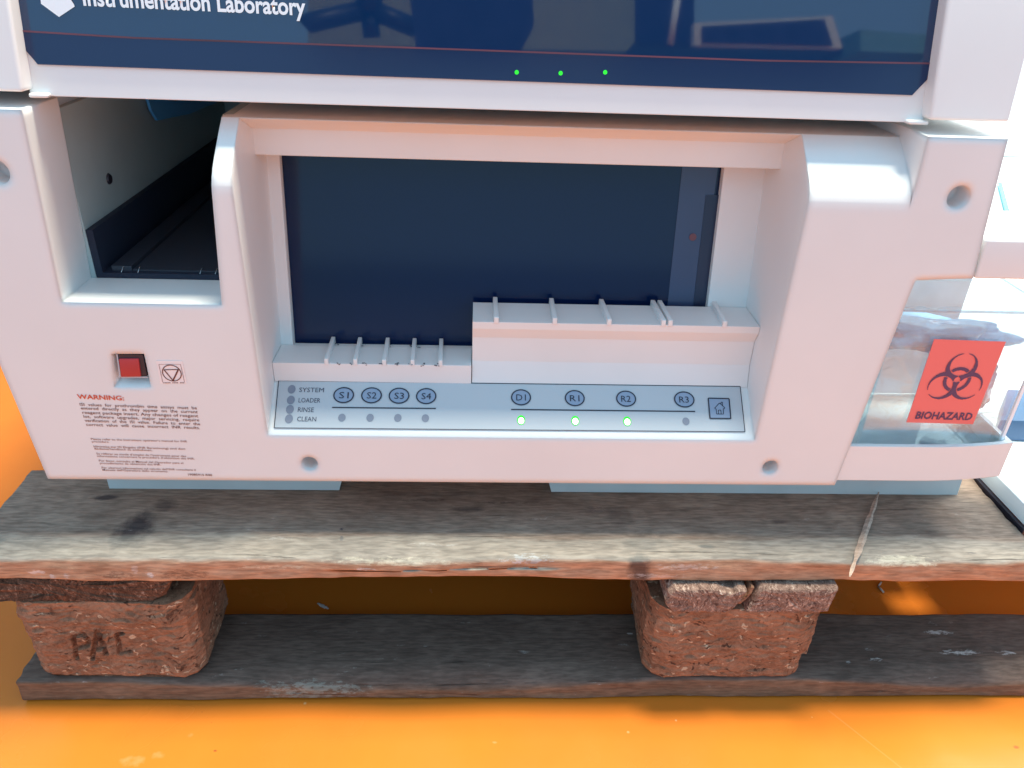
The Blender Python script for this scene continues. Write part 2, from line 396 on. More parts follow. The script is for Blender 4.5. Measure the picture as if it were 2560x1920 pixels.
        L(mr.outputs[0], m2.inputs['Factor']); L(cur, m2.inputs['A']); cur = m2.outputs['Result']
    if worn > 0:     # paler, scuffed strip along the front edge of the board
        nwn = nt.nodes.new('ShaderNodeTexNoise'); nwn.inputs['Scale'].default_value = 9; nwn.inputs['Detail'].default_value = 8
        L(tc.outputs['Object'], nwn.inputs['Vector'])
        yy = nt.nodes.new('ShaderNodeMath'); yy.operation = 'MULTIPLY_ADD'; yy.inputs[1].default_value = 0.022; L(nwn.outputs['Fac'], yy.inputs[0]); L(spx.outputs['Y'], yy.inputs[2])
        mr = nt.nodes.new('ShaderNodeMapRange'); mr.inputs[1].default_value = worn+0.009; mr.inputs[2].default_value = worn+0.0125; mr.inputs[3].default_value = 0.32; mr.inputs[4].default_value = 0
        L(yy.outputs[0], mr.inputs[0])
        mu = nt.nodes.new('ShaderNodeMath'); mu.operation = 'MULTIPLY'; L(mr.outputs[0], mu.inputs[0]); L(nz.outputs[0], mu.inputs[1])
        m2 = nt.nodes.new('ShaderNodeMix'); m2.data_type = 'RGBA'; m2.inputs['B'].default_value = (0.40, 0.39, 0.34, 1)
        L(mu.outputs[0], m2.inputs['Factor']); L(cur, m2.inputs['A']); cur = m2.outputs['Result']
    if fleck > 0:
        mp3 = nt.nodes.new('ShaderNodeMapping'); mp3.inputs['Scale'].default_value = (45, 130, 130)
        L(tc.outputs['Object'], mp3.inputs['Vector'])
        nf = nt.nodes.new('ShaderNodeTexNoise'); nf.inputs['Scale'].default_value = 1.0; nf.inputs['Detail'].default_value = 6; nf.inputs['Roughness'].default_value = 0.7
        L(mp3.outputs['Vector'], nf.inputs['Vector'])
        mr = nt.nodes.new('ShaderNodeMapRange'); mr.inputs[1].default_value = 0.64; mr.inputs[2].default_value = 0.72; mr.inputs[4].default_value = fleck
        L(nf.outputs['Fac'], mr.inputs[0])
        m2 = nt.nodes.new('ShaderNodeMix'); m2.data_type = 'RGBA'; m2.inputs['B'].default_value = (0.52, 0.46, 0.42, 1)
        L(mr.outputs[0], m2.inputs['Factor']); L(cur, m2.inputs['A']); cur = m2.outputs['Result']
    mpc = nt.nodes.new('ShaderNodeMapping'); mpc.inputs['Scale'].default_value = (7, 260, 260); mpc.inputs['Location'].default_value = (seed*3, 1, 0)
    L(tc.outputs['Object'], mpc.inputs['Vector'])
    nc = nt.nodes.new('ShaderNodeTexNoise'); nc.inputs['Scale'].default_value = 1.0; nc.inputs['Detail'].default_value = 6; nc.inputs['Roughness'].default_value = 0.6; nc.inputs['Distortion'].default_value = 0.25
    L(mpc.outputs['Vector'], nc.inputs['Vector'])
    ck = nt.nodes.new('ShaderNodeMapRange'); ck.inputs[1].default_value = 0.27; ck.inputs[2].default_value = 0.34; ck.inputs[3].default_value = 0.7; ck.inputs[4].default_value = 0
    L(nc.outputs['Fac'], ck.inputs[0])
    m3 = nt.nodes.new('ShaderNodeMix'); m3.data_type = 'RGBA'; m3.inputs['B'].default_value = (0.05, 0.034, 0.028, 1)
    L(ck.outputs[0], m3.inputs['Factor']); L(cur, m3.inputs['A']); cur = m3.outputs['Result']
    mps = nt.nodes.new('ShaderNodeMapping'); mps.inputs['Scale'].default_value = (85, 460, 460); L(tc.outputs['Object'], mps.inputs['Vector'])
    nsp = nt.nodes.new('ShaderNodeTexNoise'); nsp.inputs['Scale'].default_value = 1.0; nsp.inputs['Detail'].default_value = 5; nsp.inputs['Distortion'].default_value = 0.3
    L(mps.outputs['Vector'], nsp.inputs['Vector'])
    sk = nt.nodes.new('ShaderNodeMapRange'); sk.inputs[1].default_value = 0.35; sk.inputs[2].default_value = 0.65; sk.inputs[3].default_value = 0.78; sk.inputs[4].default_value = 1.22
    L(nsp.outputs['Fac'], sk.inputs[0])
    m4 = nt.nodes.new('ShaderNodeVectorMath'); m4.operation = 'SCALE'; L(cur, m4.inputs[0]); L(sk.outputs[0], m4.inputs['Scale']); cur = m4.outputs[0]
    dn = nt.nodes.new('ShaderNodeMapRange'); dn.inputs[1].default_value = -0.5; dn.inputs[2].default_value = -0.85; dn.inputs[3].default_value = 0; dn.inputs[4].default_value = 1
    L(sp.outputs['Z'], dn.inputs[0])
    m5 = nt.nodes.new('ShaderNodeMix'); m5.data_type = 'RGBA'; m5.inputs['B'].default_value = (0.035, 0.026, 0.024, 1)   # underside darkened in colour to cut bounce light below
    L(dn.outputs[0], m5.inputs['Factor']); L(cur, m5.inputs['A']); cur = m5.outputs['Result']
    L(cur, b.inputs['Base Color'])
    hk = nt.nodes.new('ShaderNodeMath'); hk.operation = 'MULTIPLY_ADD'; hk.inputs[1].default_value = -0.5; L(ck.outputs[0], hk.inputs[0]); L(hf.outputs[0], hk.inputs[2])
    bp = nt.nodes.new('ShaderNodeBump'); bp.inputs['Strength'].default_value = 0.75; bp.inputs['Distance'].default_value = 0.0018
    L(hk.outputs[0], bp.inputs['Height'])
    nz2 = nt.nodes.new('ShaderNodeTexNoise'); nz2.inputs['Scale'].default_value = 1.3; nz2.inputs['Detail'].default_value = 4
    L(mps.outputs['Vector'], nz2.inputs['Vector'])
    bp2 = nt.nodes.new('ShaderNodeBump'); bp2.inputs['Strength'].default_value = 0.3; bp2.inputs['Distance'].default_value = 0.0007
    L(nz2.outputs['Fac'], bp2.inputs['Height']); L(bp.outputs['Normal'], bp2.inputs['Normal']); L(bp2.outputs['Normal'], b.inputs['Normal'])
    return m
def chip_mat(name, ca, cb, cc, scale=(170, 170, 430), endgrain=False):
    """pressed chips: fine fibrous ground, scattered pale and dark flakes; end grain: slanting pores"""
    m, nt, b = newmat(name); L = nt.links.new
    b.inputs['Roughness'].default_value = 0.9; b.inputs['Specular IOR Level'].default_value = 0.12
    tc = nt.nodes.new('ShaderNodeTexCoord')
    def noi(sc, det, ro, vec=None, dist=0.0):
        n = nt.nodes.new('ShaderNodeTexNoise'); n.inputs['Scale'].default_value = sc; n.inputs['Detail'].default_value = det
        n.inputs['Roughness'].default_value = ro; n.inputs['Distortion'].default_value = dist
        L(vec if vec is not None else tc.outputs['Object'], n.inputs['Vector']); return n
    def math_(op, a, b_=None, c=None):
        n = nt.nodes.new('ShaderNodeMath'); n.operation = op
        for i, q in enumerate((a, b_, c)):
            if q is None: continue
            if isinstance(q, (int, float)): n.inputs[i].default_value = q
            else: L(q, n.inputs[i])
        return n.outputs[0]
    def rng(x, a, c, lo, hi):
        n = nt.nodes.new('ShaderNodeMapRange'); L(x, n.inputs[0])
        for i, q in enumerate((a, c, lo, hi)): n.inputs[i+1].default_value = q
        return n.outputs[0]
    def mixc(f, A, B):
        n = nt.nodes.new('ShaderNodeMix'); n.data_type = 'RGBA'; L(f, n.inputs['Factor'])
        for k, q in (('A', A), ('B', B)):
            if isinstance(q, tuple): n.inputs[k].default_value = (*q, 1)
            else: L(q, n.inputs[k])
        return n.outputs['Result']
    wn = noi(45, 4, 0.6)
    mxv = nt.nodes.new('ShaderNodeMix'); mxv.data_type = 'VECTOR'; mxv.inputs['Factor'].default_value = 0.035
    L(tc.outputs['Object'], mxv.inputs['A']); L(wn.outputs['Color'], mxv.inputs['B'])
    mp = nt.nodes.new('ShaderNodeMapping'); mp.inputs['Scale'].default_value = scale
    if endgrain: mp.inputs['Rotation'].default_value = (0, 0.75, 0)
    L(mxv.outputs['Result'], mp.inputs['Vector'])
    big = noi(26, 6, 0.6).outputs['Fac']; fine = noi(420, 6, 0.7).outputs['Fac']
    if endgrain:
        gr = noi(1.0, 4, 0.6, mp.outputs['Vector']).outputs['Fac']
        h = math_('MULTIPLY_ADD', gr, 0.7, math_('MULTIPLY', fine, 0.3))
        col = mixc(rng(h, 0.36, 0.62, 0, 1), ca, cb); col = mixc(rng(h, 0.56, 0.68, 0, 1), col, cc)
        hh = h
    else:
        v = nt.nodes.new('ShaderNodeTexVoronoi'); v.inputs['Scale'].default_value = 1.0; L(mp.outputs['Vector'], v.inputs['Vector'])
        sp = nt.nodes.new('ShaderNodeSeparateXYZ'); L(v.outputs['Color'], sp.inputs[0])
        mp2 = nt.nodes.new('ShaderNodeMapping'); mp2.inputs['Scale'].default_value = (90, 90, 380); L(mxv.outputs['Result'], mp2.inputs['Vector'])
        fib = noi(1.0, 8, 0.7, mp2.outputs['Vector'], 0.4).outputs['Fac']
        base = math_('MULTIPLY_ADD', fib, 0.5, math_('MULTIPLY_ADD', big, 0.3, math_('MULTIPLY', fine, 0.2)))
        col = mixc(rng(base, 0.38, 0.62, 0, 1), ca, cb)
        flake = math_('MULTIPLY', rng(sp.outputs['X'], 0.86, 0.9, 0, 1), rng(v.outputs['Distance'], 0.25, 0.5, 0.75, 0))
        col = mixc(flake, col, cc)
        dk = math_('MULTIPLY', rng(sp.outputs['Y'], 0.86, 0.9, 0, 1), rng(v.outputs['Distance'], 0.3, 0.55, 0.8, 0))
        col = mixc(dk, col, (0.045, 0.020, 0.014))
        at = nt.nodes.new('ShaderNodeAttribute'); at.attribute_name = 'stamp'
        col = mixc(math_('MULTIPLY', at.outputs['Fac'], 0.8), col, (0.07, 0.026, 0.018))
        hh = math_('ADD', base, math_('MULTIPLY', flake, 0.25))
    L(col, b.inputs['Base Color'])
    bp = nt.nodes.new('ShaderNodeBump'); bp.inputs['Strength'].default_value = 0.75; bp.inputs['Distance'].default_value = 0.0016
    L(hh, bp.inputs['Height']); L(bp.outputs['Normal'], b.inputs['Normal'])
    return m

def fpx(px, py, rx, rz, k, col): p = hit(px, py, (0, 0, 0), (0, 1, 0)); return (float(p[0]), float(p[2]), rx, rz, k, col, 'Z')
def tpx(px, py, z, rx, ry, k, col): p = hit(px, py, (0, 0, z), (0, 0, 1)); return (float(p[0]), float(p[1]), rx, ry, k, col)
PALEC, CREAM, BRN = (0.58, 0.50, 0.46), (0.55, 0.45, 0.33), (0.10, 0.045, 0.03)
FRONTMARKS = (fpx(92, 1432, .007, .003, .8, PALEC), fpx(130, 1440, .003, .003, .7, PALEC), fpx(166, 1438, .003, .004, .6, PALEC), fpx(375, 1436, .0032, .0035, .9, PALEC), fpx(338, 1424, .003, .006, .5, PALEC),
    fpx(300, 1440, .016, .006, .55, BRN), fpx(460, 1436, .022, .006, .5, BRN), fpx(915, 1424, .010, .0024, .8, PALEC), fpx(680, 1418, .03, .003, .6, CREAM), fpx(1000, 1408, .06, .003, .6, CREAM),
    fpx(1325, 1405, .022, .004, .7, (0.50, 0.48, 0.48)), fpx(2260, 1408, .035, .004, .8, CREAM), fpx(1720, 1418, .03, .004, .45, PALEC), fpx(1640, 1440, .03, .003, .4, PALEC))
TOPMARKS = (tpx(855, 1322, .144, .002, .002, .8, (0.03, 0.03, 0.05)), tpx(855, 1345, .144, .002, .003, .7, (0.03, 0.03, 0.05)), tpx(700, 1345, .144, .012, .003, .4, PALEC), tpx(1080, 1360, .144, .02, .003, .35, PALEC),
    tpx(1340, 1298, .144, .008, .0015, .6, PALEC), tpx(1280, 1257, .144, .03, .002, .5, (0.04, 0.03, 0.03)), tpx(1060, 1250, .144, .02, .003, .4, (0.05, 0.035, 0.035)), tpx(1490, 1275, .144, .01, .006, .45, (0.045, 0.04, 0.06)), tpx(2430, 1380, .144, .006, .0012, .8, (0.05, 0.03, 0.03)))
SKIDMARKS = (tpx(2345, 1581, .022, .014, .003, .8, PALEC), tpx(2400, 1630, .022, .020, .0035, .85, PALEC), tpx(2190, 1648, .022, .008, .002, .8, PALEC), tpx(2515, 1632, .022, .010, .003, .7, PALEC), tpx(2120, 1655, .022, .003, .002, .6, PALEC), tpx(1575, 1583, .022, .003, .0015, .7, PALEC), tpx(1155, 1712, .022, .012, .004, .7, (0.36, 0.36, 0.30)), tpx(780, 1700, .022, .05, .005, .45, (0.33, 0.33, 0.28)), tpx(1350, 1712, .022, .05, .004, .45, (0.33, 0.32, 0.27)), tpx(2250, 1710, .022, .05, .005, .4, (0.34, 0.33, 0.30)))
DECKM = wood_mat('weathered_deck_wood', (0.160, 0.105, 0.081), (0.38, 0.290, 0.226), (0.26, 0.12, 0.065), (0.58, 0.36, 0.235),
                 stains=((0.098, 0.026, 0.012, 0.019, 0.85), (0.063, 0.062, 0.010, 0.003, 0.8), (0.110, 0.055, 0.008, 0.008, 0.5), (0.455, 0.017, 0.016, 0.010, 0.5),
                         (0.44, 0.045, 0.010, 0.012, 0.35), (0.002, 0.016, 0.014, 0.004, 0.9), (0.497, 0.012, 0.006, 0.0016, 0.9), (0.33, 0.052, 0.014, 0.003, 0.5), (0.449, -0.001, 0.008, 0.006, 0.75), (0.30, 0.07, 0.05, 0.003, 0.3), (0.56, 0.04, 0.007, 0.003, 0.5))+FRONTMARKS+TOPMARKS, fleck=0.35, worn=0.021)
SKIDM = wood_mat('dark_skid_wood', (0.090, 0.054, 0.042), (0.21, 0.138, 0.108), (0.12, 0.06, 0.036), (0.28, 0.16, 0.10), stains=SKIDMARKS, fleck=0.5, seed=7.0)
CHIPM = chip_mat('pressed_chip_block', (0.125, 0.056, 0.033), (0.40, 0.205, 0.125), (0.62, 0.43, 0.29))
ENDM = chip_mat('end_grain_wood', (0.075, 0.036, 0.028), (0.38, 0.24, 0.185), (0.68, 0.54, 0.44), scale=(850, 200, 130), endgrain=True)

DARKEND = chip_mat('dark_end_grain', (0.045, 0.022, 0.015), (0.19, 0.09, 0.056), (0.36, 0.22, 0.16), scale=(500, 200, 160), endgrain=True)

def plank(name, x0, x1, y0, y1, z0, z1, amp=0.0012, rnd=0.003, ns=260, wane=None, bottom=None, seed=0.0, topwave=None):
    """board along x: rounded rectangular section with an uneven, worn outline"""
    W_, H_ = y1-y0, z1-z0
    sec = []
    def arc(cy, cz, a0, a1, n=5):
        for i in range(n+1):
            a = math.radians(a0+(a1-a0)*i/n); sec.append((cy+rnd*math.cos(a), cz+rnd*math.sin(a)))
    arc(y0+rnd, z0+rnd, 180, 270)
    for i in range(1, 14): sec.append((y0+rnd+(W_-2*rnd)*i/14, z0))
    arc(y1-rnd, z0+rnd, 270, 360)
    for i in range(1, 4): sec.append((y1, z0+rnd+(H_-2*rnd)*i/4))
    arc(y1-rnd, z1-rnd, 0, 90)
    for i in range(1, 26): sec.append((y1-rnd-(W_-2*rnd)*i/26, z1))
    arc(y0+rnd, z1-rnd, 90, 180)
    for i in range(1, 7): sec.append((y0, z1-rnd-(H_-2*rnd)*i/7))
    m = len(sec); v, f = [], []
    for k in range(ns+1):
        x = x0+(x1-x0)*k/ns
        for (yy, zz) in sec:
            p = Vector((x*14+seed, yy*30, zz*40))
            q = Vector((x*60+seed, yy*90, zz*160+9))
            dy = noise.noise(p)*amp + noise.noise(q)*amp*0.5
            dz = noise.noise(p+Vector((31, 7, 3)))*amp*0.6 + noise.noise(q+Vector((5, 5, 5)))*amp*0.25
            Y, Z_ = yy+dy, zz+dz
            tf = max(0, 1-(yy-y0)/0.02)                  # weight near the front edge
            if wane: Z_ -= wane(x)*tf*tf*((zz-z0)/H_)
            if bottom and zz < (z0+z1)/2: Z_ += bottom(x)*max(0, 1-(yy-y0)/0.03)
            dxe = 0
            if k == 0 or k == ns: dxe = noise.noise(Vector((yy*120, zz*200, seed+k)))*0.0025
            v.append((x+dxe, Y, Z_))
    for k in range(ns):
        for i in range(m):
            j = (i+1) % m
            f.append([k*m+i, (k+1)*m+i, (k+1)*m+j, k*m+j])
    f.append(list(range(m))); f.append([ns*m+i for i in range(m-1, -1, -1)])
    me = fixn(mesh(name, v, f))
    for p in me.polygons: p.use_smooth = True
    return me

pallet = empty('wooden_pallet', (0.37, 0.3, 0), 'worn wooden pallet with grey top boards on orange floor', 'pallet')
def gauss(x, c, s): return math.exp(-((x-c)/s)**2)
def deck_bottom(x):
    return -0.0022*gauss(x, 0.115, 0.05)+0.0035*gauss(x, 0.32, 0.09)-0.0006*gauss(x, 0.48, .05)
def deck_wane(x):
    return 0.004*gauss(x, 0.26, 0.06)+0.002*gauss(x, 0.05, 0.05)+0.003*gauss(x, 0.62, 0.03)+0.0015
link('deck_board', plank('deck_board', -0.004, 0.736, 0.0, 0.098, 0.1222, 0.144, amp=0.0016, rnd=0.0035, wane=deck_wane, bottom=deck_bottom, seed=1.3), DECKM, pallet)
DECK2 = DECKM
for k, (a, b_) in enumerate(((0.114, 0.225), (0.262, 0.35), (0.387, 0.475), (0.495, 0.585), (0.605, 0.72))):
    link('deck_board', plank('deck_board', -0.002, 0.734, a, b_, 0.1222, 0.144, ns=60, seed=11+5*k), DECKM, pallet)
def skid_wane(x):
    return 0.011*(gauss(x, 0.24, 0.10)+gauss(x, 0.36, 0.07))*0.8+0.009*gauss(x, 0.72, 0.08)
def skid_bottom(x):
    return 0.0015*gauss(x, 0.22, 0.05)+0.001*gauss(x, 0.33, 0.03)+0.0012*gauss(x, 0.7, 0.04)
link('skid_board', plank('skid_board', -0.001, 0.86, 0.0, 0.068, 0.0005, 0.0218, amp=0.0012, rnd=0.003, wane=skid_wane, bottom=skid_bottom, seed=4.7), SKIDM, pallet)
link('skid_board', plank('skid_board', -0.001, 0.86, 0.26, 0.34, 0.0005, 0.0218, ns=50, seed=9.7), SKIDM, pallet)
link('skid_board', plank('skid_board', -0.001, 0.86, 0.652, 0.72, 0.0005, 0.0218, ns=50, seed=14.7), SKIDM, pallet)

def seg_d(px, pz, a, b):
    a = np.array(a); b = np.array(b); d = b-a; t = np.clip(((px-a[0])*d[0]+(pz-a[1])*d[1])/(d@d), 0, 1)
    return np.hypot(px-(a[0]+t*d[0]), pz-(a[1]+t*d[1]))
def chip_block(name, x0, x1, y0, y1, z0, z1, cham, seed, letters=None, amp=0.0022, ledge=None, nx=190, nz=100):
    """block of pressed chips: closed loop of columns round the outline, rough all over, stamped letters sunk in the front"""
    # outline loop in plan (counter-clockwise from front-left), arc-length sampled
    c = cham
    P = [(x0+c, y0), (x1-c, y0), (x1-c*.35, y0+c*.35), (x1, y0+c), (x1, y1-c), (x1-c, y1), (x0+c, y1), (x0, y1-c), (x0, y0+c), (x0+c*.35, y0+c*.35)]
    pts = []
    for i in range(len(P)):
        a, b = Vector(P[i]), Vector(P[(i+1) % len(P)])
        L_ = (b-a).length; fine = 0.0007 if (a.y+b.y)/2 < y0+c+0.001 or (i in (3, 7)) else 0.006
        n = max(2, int(L_/fine))
        for k in range(n): pts.append(a+(b-a)*k/n)
    m = len(pts); v, f, stamp = [], [], []
    cen = Vector(((x0+x1)/2, (y0+y1)/2))
    for k in range(nz+1):
        z = z0+(z1-z0)*k/nz
        for p in pts:
            q = Vector((p.x*55, p.y*55, z*110+seed)); q2 = Vector((p.x*190, p.y*190, z*420+seed)); q3 = Vector((p.x*20+seed, p.y*20, z*28))
            d = noise.noise(q)*amp*0.5 + noise.noise(q2)*amp*0.28 + noise.noise(q3)*amp*1.0
            d -= amp*0.9*max(0, noise.noise(Vector((p.x*90+4, p.y*90, z*230+seed)))-0.25)*2
            if ledge: d += ledge(p.x, z)
            sv = 0.0
            if letters and p.y < y0+0.002:
                dd = min(float(seg_d(p.x, z, a, b)) for a, b in letters)
                if dd < 0.0019: sv = 1.0 if dd < 0.0011 else (0.0019-dd)/0.0008
                if dd < 0.0019: d -= 0.0026*(1 if dd < 0.0011 else (0.0019-dd)/0.0008)
            # lower edge tucks in
            tz = (z-z0)/(z1-z0); d -= 0.004*max(0, 1-tz/0.08)**2
            o = (p-cen); nrm = Vector((0, -1)) if p.y < y0+1e-6 else o.normalized()
            w = p+nrm*d
            v.append((w.x, w.y, z+noise.noise(q+Vector((9, 9, 9)))*0.0006)); stamp.append(sv*(0.6+0.8*noise.noise(q2)))
    for k in range(nz):
        for i in range(m):
            j = (i+1) % m
            f.append([k*m+i, k*m+j, (k+1)*m+j, (k+1)*m+i])
    f.append(list(range(m-1, -1, -1))); f.append([nz*m+i for i in range(m)])
    me = fixn(mesh(name, v, f))
    a_ = me.attributes.new('stamp', 'FLOAT', 'POINT'); a_.data.foreach_set('value', stamp)
    return me
fr = Plane((0, 0.0, 0), (0, 0, 1))
def Lp(px, py): q = fr.uv(px, py); return (q[0], q[1])
letters = [(Lp(180, 1597), Lp(189, 1650)), (Lp(180, 1596), Lp(206, 1592)), (Lp(206, 1592), Lp(218, 1602)), (Lp(218, 1602), Lp(216, 1620)), (Lp(216, 1620), Lp(190, 1626)),
           (Lp(229, 1652), Lp(239, 1585)), (Lp(239, 1585), Lp(264, 1640)), (Lp(232, 1628), Lp(256, 1626)),
           (Lp(288, 1594), Lp(297, 1640)), (Lp(297, 1640), Lp(322, 1636)), (Lp(288, 1594), Lp(302, 1590))]
lb = link('chip_block', chip_block('chip_block', 0.012, 0.1335, 0.002, 0.088, 0.0222, 0.0995, 0.013, 3.0, letters, ledge=lambda x, z: 0.0012*gauss(z, 0.084, .006)), CHIPM, pallet)
lb['label'] = 'left chipboard block stamped with worn letters'
def mid_ledge(x, z):
    zz = 0.046+0.006*noise.noise(Vector((x*40, 1.5, 2)))+0.004*gauss(x, .528, .012)
    return 0.0022 if z > zz else -0.0012
link('chip_block', chip_block('chip_block', 0.465, 0.5905, -0.002, 0.088, 0.0222, 0.0985, 0.014, 17.0, None, ledge=mid_ledge), CHIPM, pallet)
for (xa, ya) in ((0.012, 0.26), (0.465, 0.26), (0.012, 0.635), (0.465, 0.635)):
    link('chip_block', bev(boxm('chip_block', xa, xa+0.122, ya, ya+0.082, 0.0222, 0.0995), 0.008), CHIPM, pallet)

def rough_board(name, outline, y0, y1, amp, seed, step=0.0012):
    """stringer end: outline in (x,z), front face dented, running back along y"""
    pts = []
    n = len(outline)
    for i in range(n):
        a, b = Vector(outline[i]), Vector(outline[(i+1) % n]); m = max(1, int((b-a).length/step))
        for k in range(m): pts.append(a+(b-a)*k/m)
    c = sum(pts, Vector((0, 0)))/len(pts); m = len(pts); v, f = [], []
    rings = [(y0, 0.45), (y0, 0.8), (y0+0.0006, 0.96), (y0+0.003, 1.0), (y0+0.012, 1.0), (y1, 1.0)]
    for (yy, s) in rings:
        for p in pts:
            w = c+(p-c)*s
            q = Vector((p.x*150+seed, p.y*200, yy*60))
            w = w+(p-c).normalized()*noise.noise(q)*amp*(1 if s > .9 else 0)
            dy = noise.noise(Vector((w.x*420+seed, w.y*420, 1)))*amp*0.8 if s < 1 else 0
            v.append((w.x, yy+dy, w.y))
    for k in range(len(rings)-1):
        for i in range(m):
            j = (i+1) % m; f.append([k*m+i, k*m+j, (k+1)*m+j, (k+1)*m+i])
    f.append(list(range(m))); f.append([(len(rings)-1)*m+i for i in range(m-1, -1, -1)])
    return fixn(mesh(name, v, f))
link('stringer_board', rough_board('stringer_board', [(0.476, 0.1005), (0.514, 0.0995), (0.5185, 0.103), (0.5245, 0.114), (0.5255, 0.1195), (0.520, 0.1205), (0.5175, 0.1175), (0.513, 0.1185), (0.505, 0.121), (0.498, 0.1218), (0.474, 0.1218), (0.470, 0.117), (0.4685, 0.110), (0.472, 0.104)], -0.0075, 0.72, 0.0012, 2.0), ENDM, pallet)
link('stringer_board', rough_board('stringer_board', [(0.5285, 0.0995), (0.581, 0.0995), (0.588, 0.101), (0.5905, 0.1218), (0.5365, 0.1218), (0.5345, 0.119)], -0.0075, 0.72, 0.0009, 5.0), ENDM, pallet)
link('stringer_board', rough_board('stringer_board', [(0.002, 0.0995), (0.112, 0.0995), (0.120, 0.104), (0.129, 0.1218), (-0.016, 0.1218), (-0.013, 0.110), (-0.006, 0.103)], 0.0028, 0.72, 0.0018, 8.0), DARKEND, pallet)
link('wood_fibre', rough_board('wood_fibre', [(0.519, 0.1035), (0.523, 0.1035), (0.529, 0.112), (0.5315, 0.1195), (0.529, 0.1205), (0.5275, 0.114)], -0.004, 0.02, 0.0015, 12.0), CHIPM, pallet)

# ---------------------------------------------------------------- analyser
YF = 0.05
A = empty('laboratory_analyser', (0.32, 0.25, 0.144), 'large warm white laboratory analyser with dark window standing on the pallet', 'lab machine', cam_scaled=True)
front = Plane((0, YF, 0), (0, 0, 1))

# body: middle profile + two side columns, then cavities
mid = prism('mid', [(YF, 0.17), (YF, 0.375), (0.0504, 0.3795), (0.0520, 0.3845), (0.0550, 0.3888), (0.0592, 0.3929), (0.0655, 0.3985), (0.0740, 0.4058), (0.0820, 0.4120), (0.72, 0.412), (0.72, 0.17)], 'x', 0.0845, 0.594)
colL = prism('colL', [(0.0355, 0.17), (0.0846, 0.17), (0.0846, 0.4187), (-0.008, 0.4187), (-0.011, 0.333), (0.0228, 0.331)], 'y', YF, 0.72)
colR = prism('colR', [(0.5939, 0.17), (0.5985, 0.17), (0.611, 0.331), (0.6478, 0.333), (0.6397, 0.4187), (0.5925, 0.4187), (0.5935, 0.375)], 'y', YF, 0.72)
body = boolean(mid, [colL, colR], 'UNION')
# console recess (straight walls, header under its ceiling)
recess = prism('recess', [(0.0, 0.2085), (YF, 0.2085), (0.0828, 0.2331), (0.110, 0.2331), (0.110, 0.248), (0.132, 0.385), (0.105, 0.385), (0.105, 0.4015), (0.0815, 0.4117), (0.0815, 0.45), (0.0, 0.45)], 'x', 0.192, 0.5312)
opening = hexa('opening', [(0.2005, 0.10, 0.246), (0.5025, 0.10, 0.246), (0.5025, 0.40, 0.246), (0.2005, 0.40, 0.246), (0.2005, 0.12, 0.3835), (0.5025, 0.12, 0.3835), (0.5025, 0.40, 0.3835), (0.2005, 0.40, 0.3835)])
loader = prism('loader', [(0.0782, 0.305), (0.1752, 0.305), (0.1808, 0.3862), (0.183, 0.45), (0.0866, 0.45)], 'y', 0.0, 0.0915)
baycut = boxm('baycut', 0.0765, 0.1860, 0.0908, 0.42, 0.303, 0.43)
pocket = hexa('pocket', [tuple(front.at(*p)+np.array([0, dy, 0])) for (p, dy) in (((283.7, 971), -.001), ((379, 971), -.001), ((367.3, 942), .012), ((302.6, 942), .012), ((276, 884.5), -.001), ((360.5, 884.5), -.001), ((358, 885.5), .012), ((293.5, 885.5), .012))])
cut = [recess, opening, loader, pocket, baycut]
body = boolean(body, cut)
holes = []
for (px, py, r) in ((773.7, 1159, 0.0059), (1925.6, 1168, 0.0059), (2397, 493, 0.0072), (-8, 430, 0.0072)):
    p = front.at(px, py); holes.append(cyl('hole', (p[0], YF-0.002, p[2]), (0, 1, 0), r, r*0.9, 0.016))
body = boolean(body, holes)
link('body_shell', body, PLAST, A)

# tinted door in the console opening, and the dark inside
door = Plane((0, 0.118, 0.246), (0, 0.022, 0.1375))
def onplane_poly(name, pl, pxs, lift, mat, parent, thick=0.001):
    P = [pl.at(px, py, lift) for px, py in pxs]
    Q = [p-pl.n*thick for p in P]
    n = len(P)
    f = [list(range(n)), list(range(2*n-1, n-1, -1))]+[[i, (i+1) % n, n+(i+1) % n, n+i] for i in range(n)]
    return link(name, fixn(mesh(name, P+Q, f)), mat, parent)
dr = link('tinted_door', hexa('tinted_door', [(0.2007, 0.1165, 0.2462), (0.5023, 0.1165, 0.2462), (0.5023, 0.12, 0.2462), (0.2007, 0.12, 0.2462), (0.2007, 0.1378, 0.3833), (0.5023, 0.1378, 0.3833), (0.5023, 0.141, 0.3833), (0.2007, 0.141, 0.3833)]), NAVY, A)
dplane = Plane((0, 0.1165, 0.2462), (0, 0.0213, 0.1371))
STRIP = simple('inner_strip', (0.035, 0.055, 0.12), 0.25)
onplane_poly('inner_rail', dplane, [(1706, 414), (1795, 418), (1745, 772), (1668, 768)], 0.0006, STRIP, dr, 0.0005)
SLOT = simple('inner_slot', (0.008, 0.016, 0.05), 0.3)
onplane_poly('inner_slot', dplane, [(1765, 488), (1803, 487), (1768, 771), (1733, 769)], 0.0011, SLOT, dr, 0.0004)
c_ = dplane.uv(1731, 592)
link('red_sensor', flat('red_sensor', dplane, disc(c_, 0.0026, 0.0026), 0.0013), simple('red_sensor', (0.13, 0.045, 0.06), 0.4), dr)

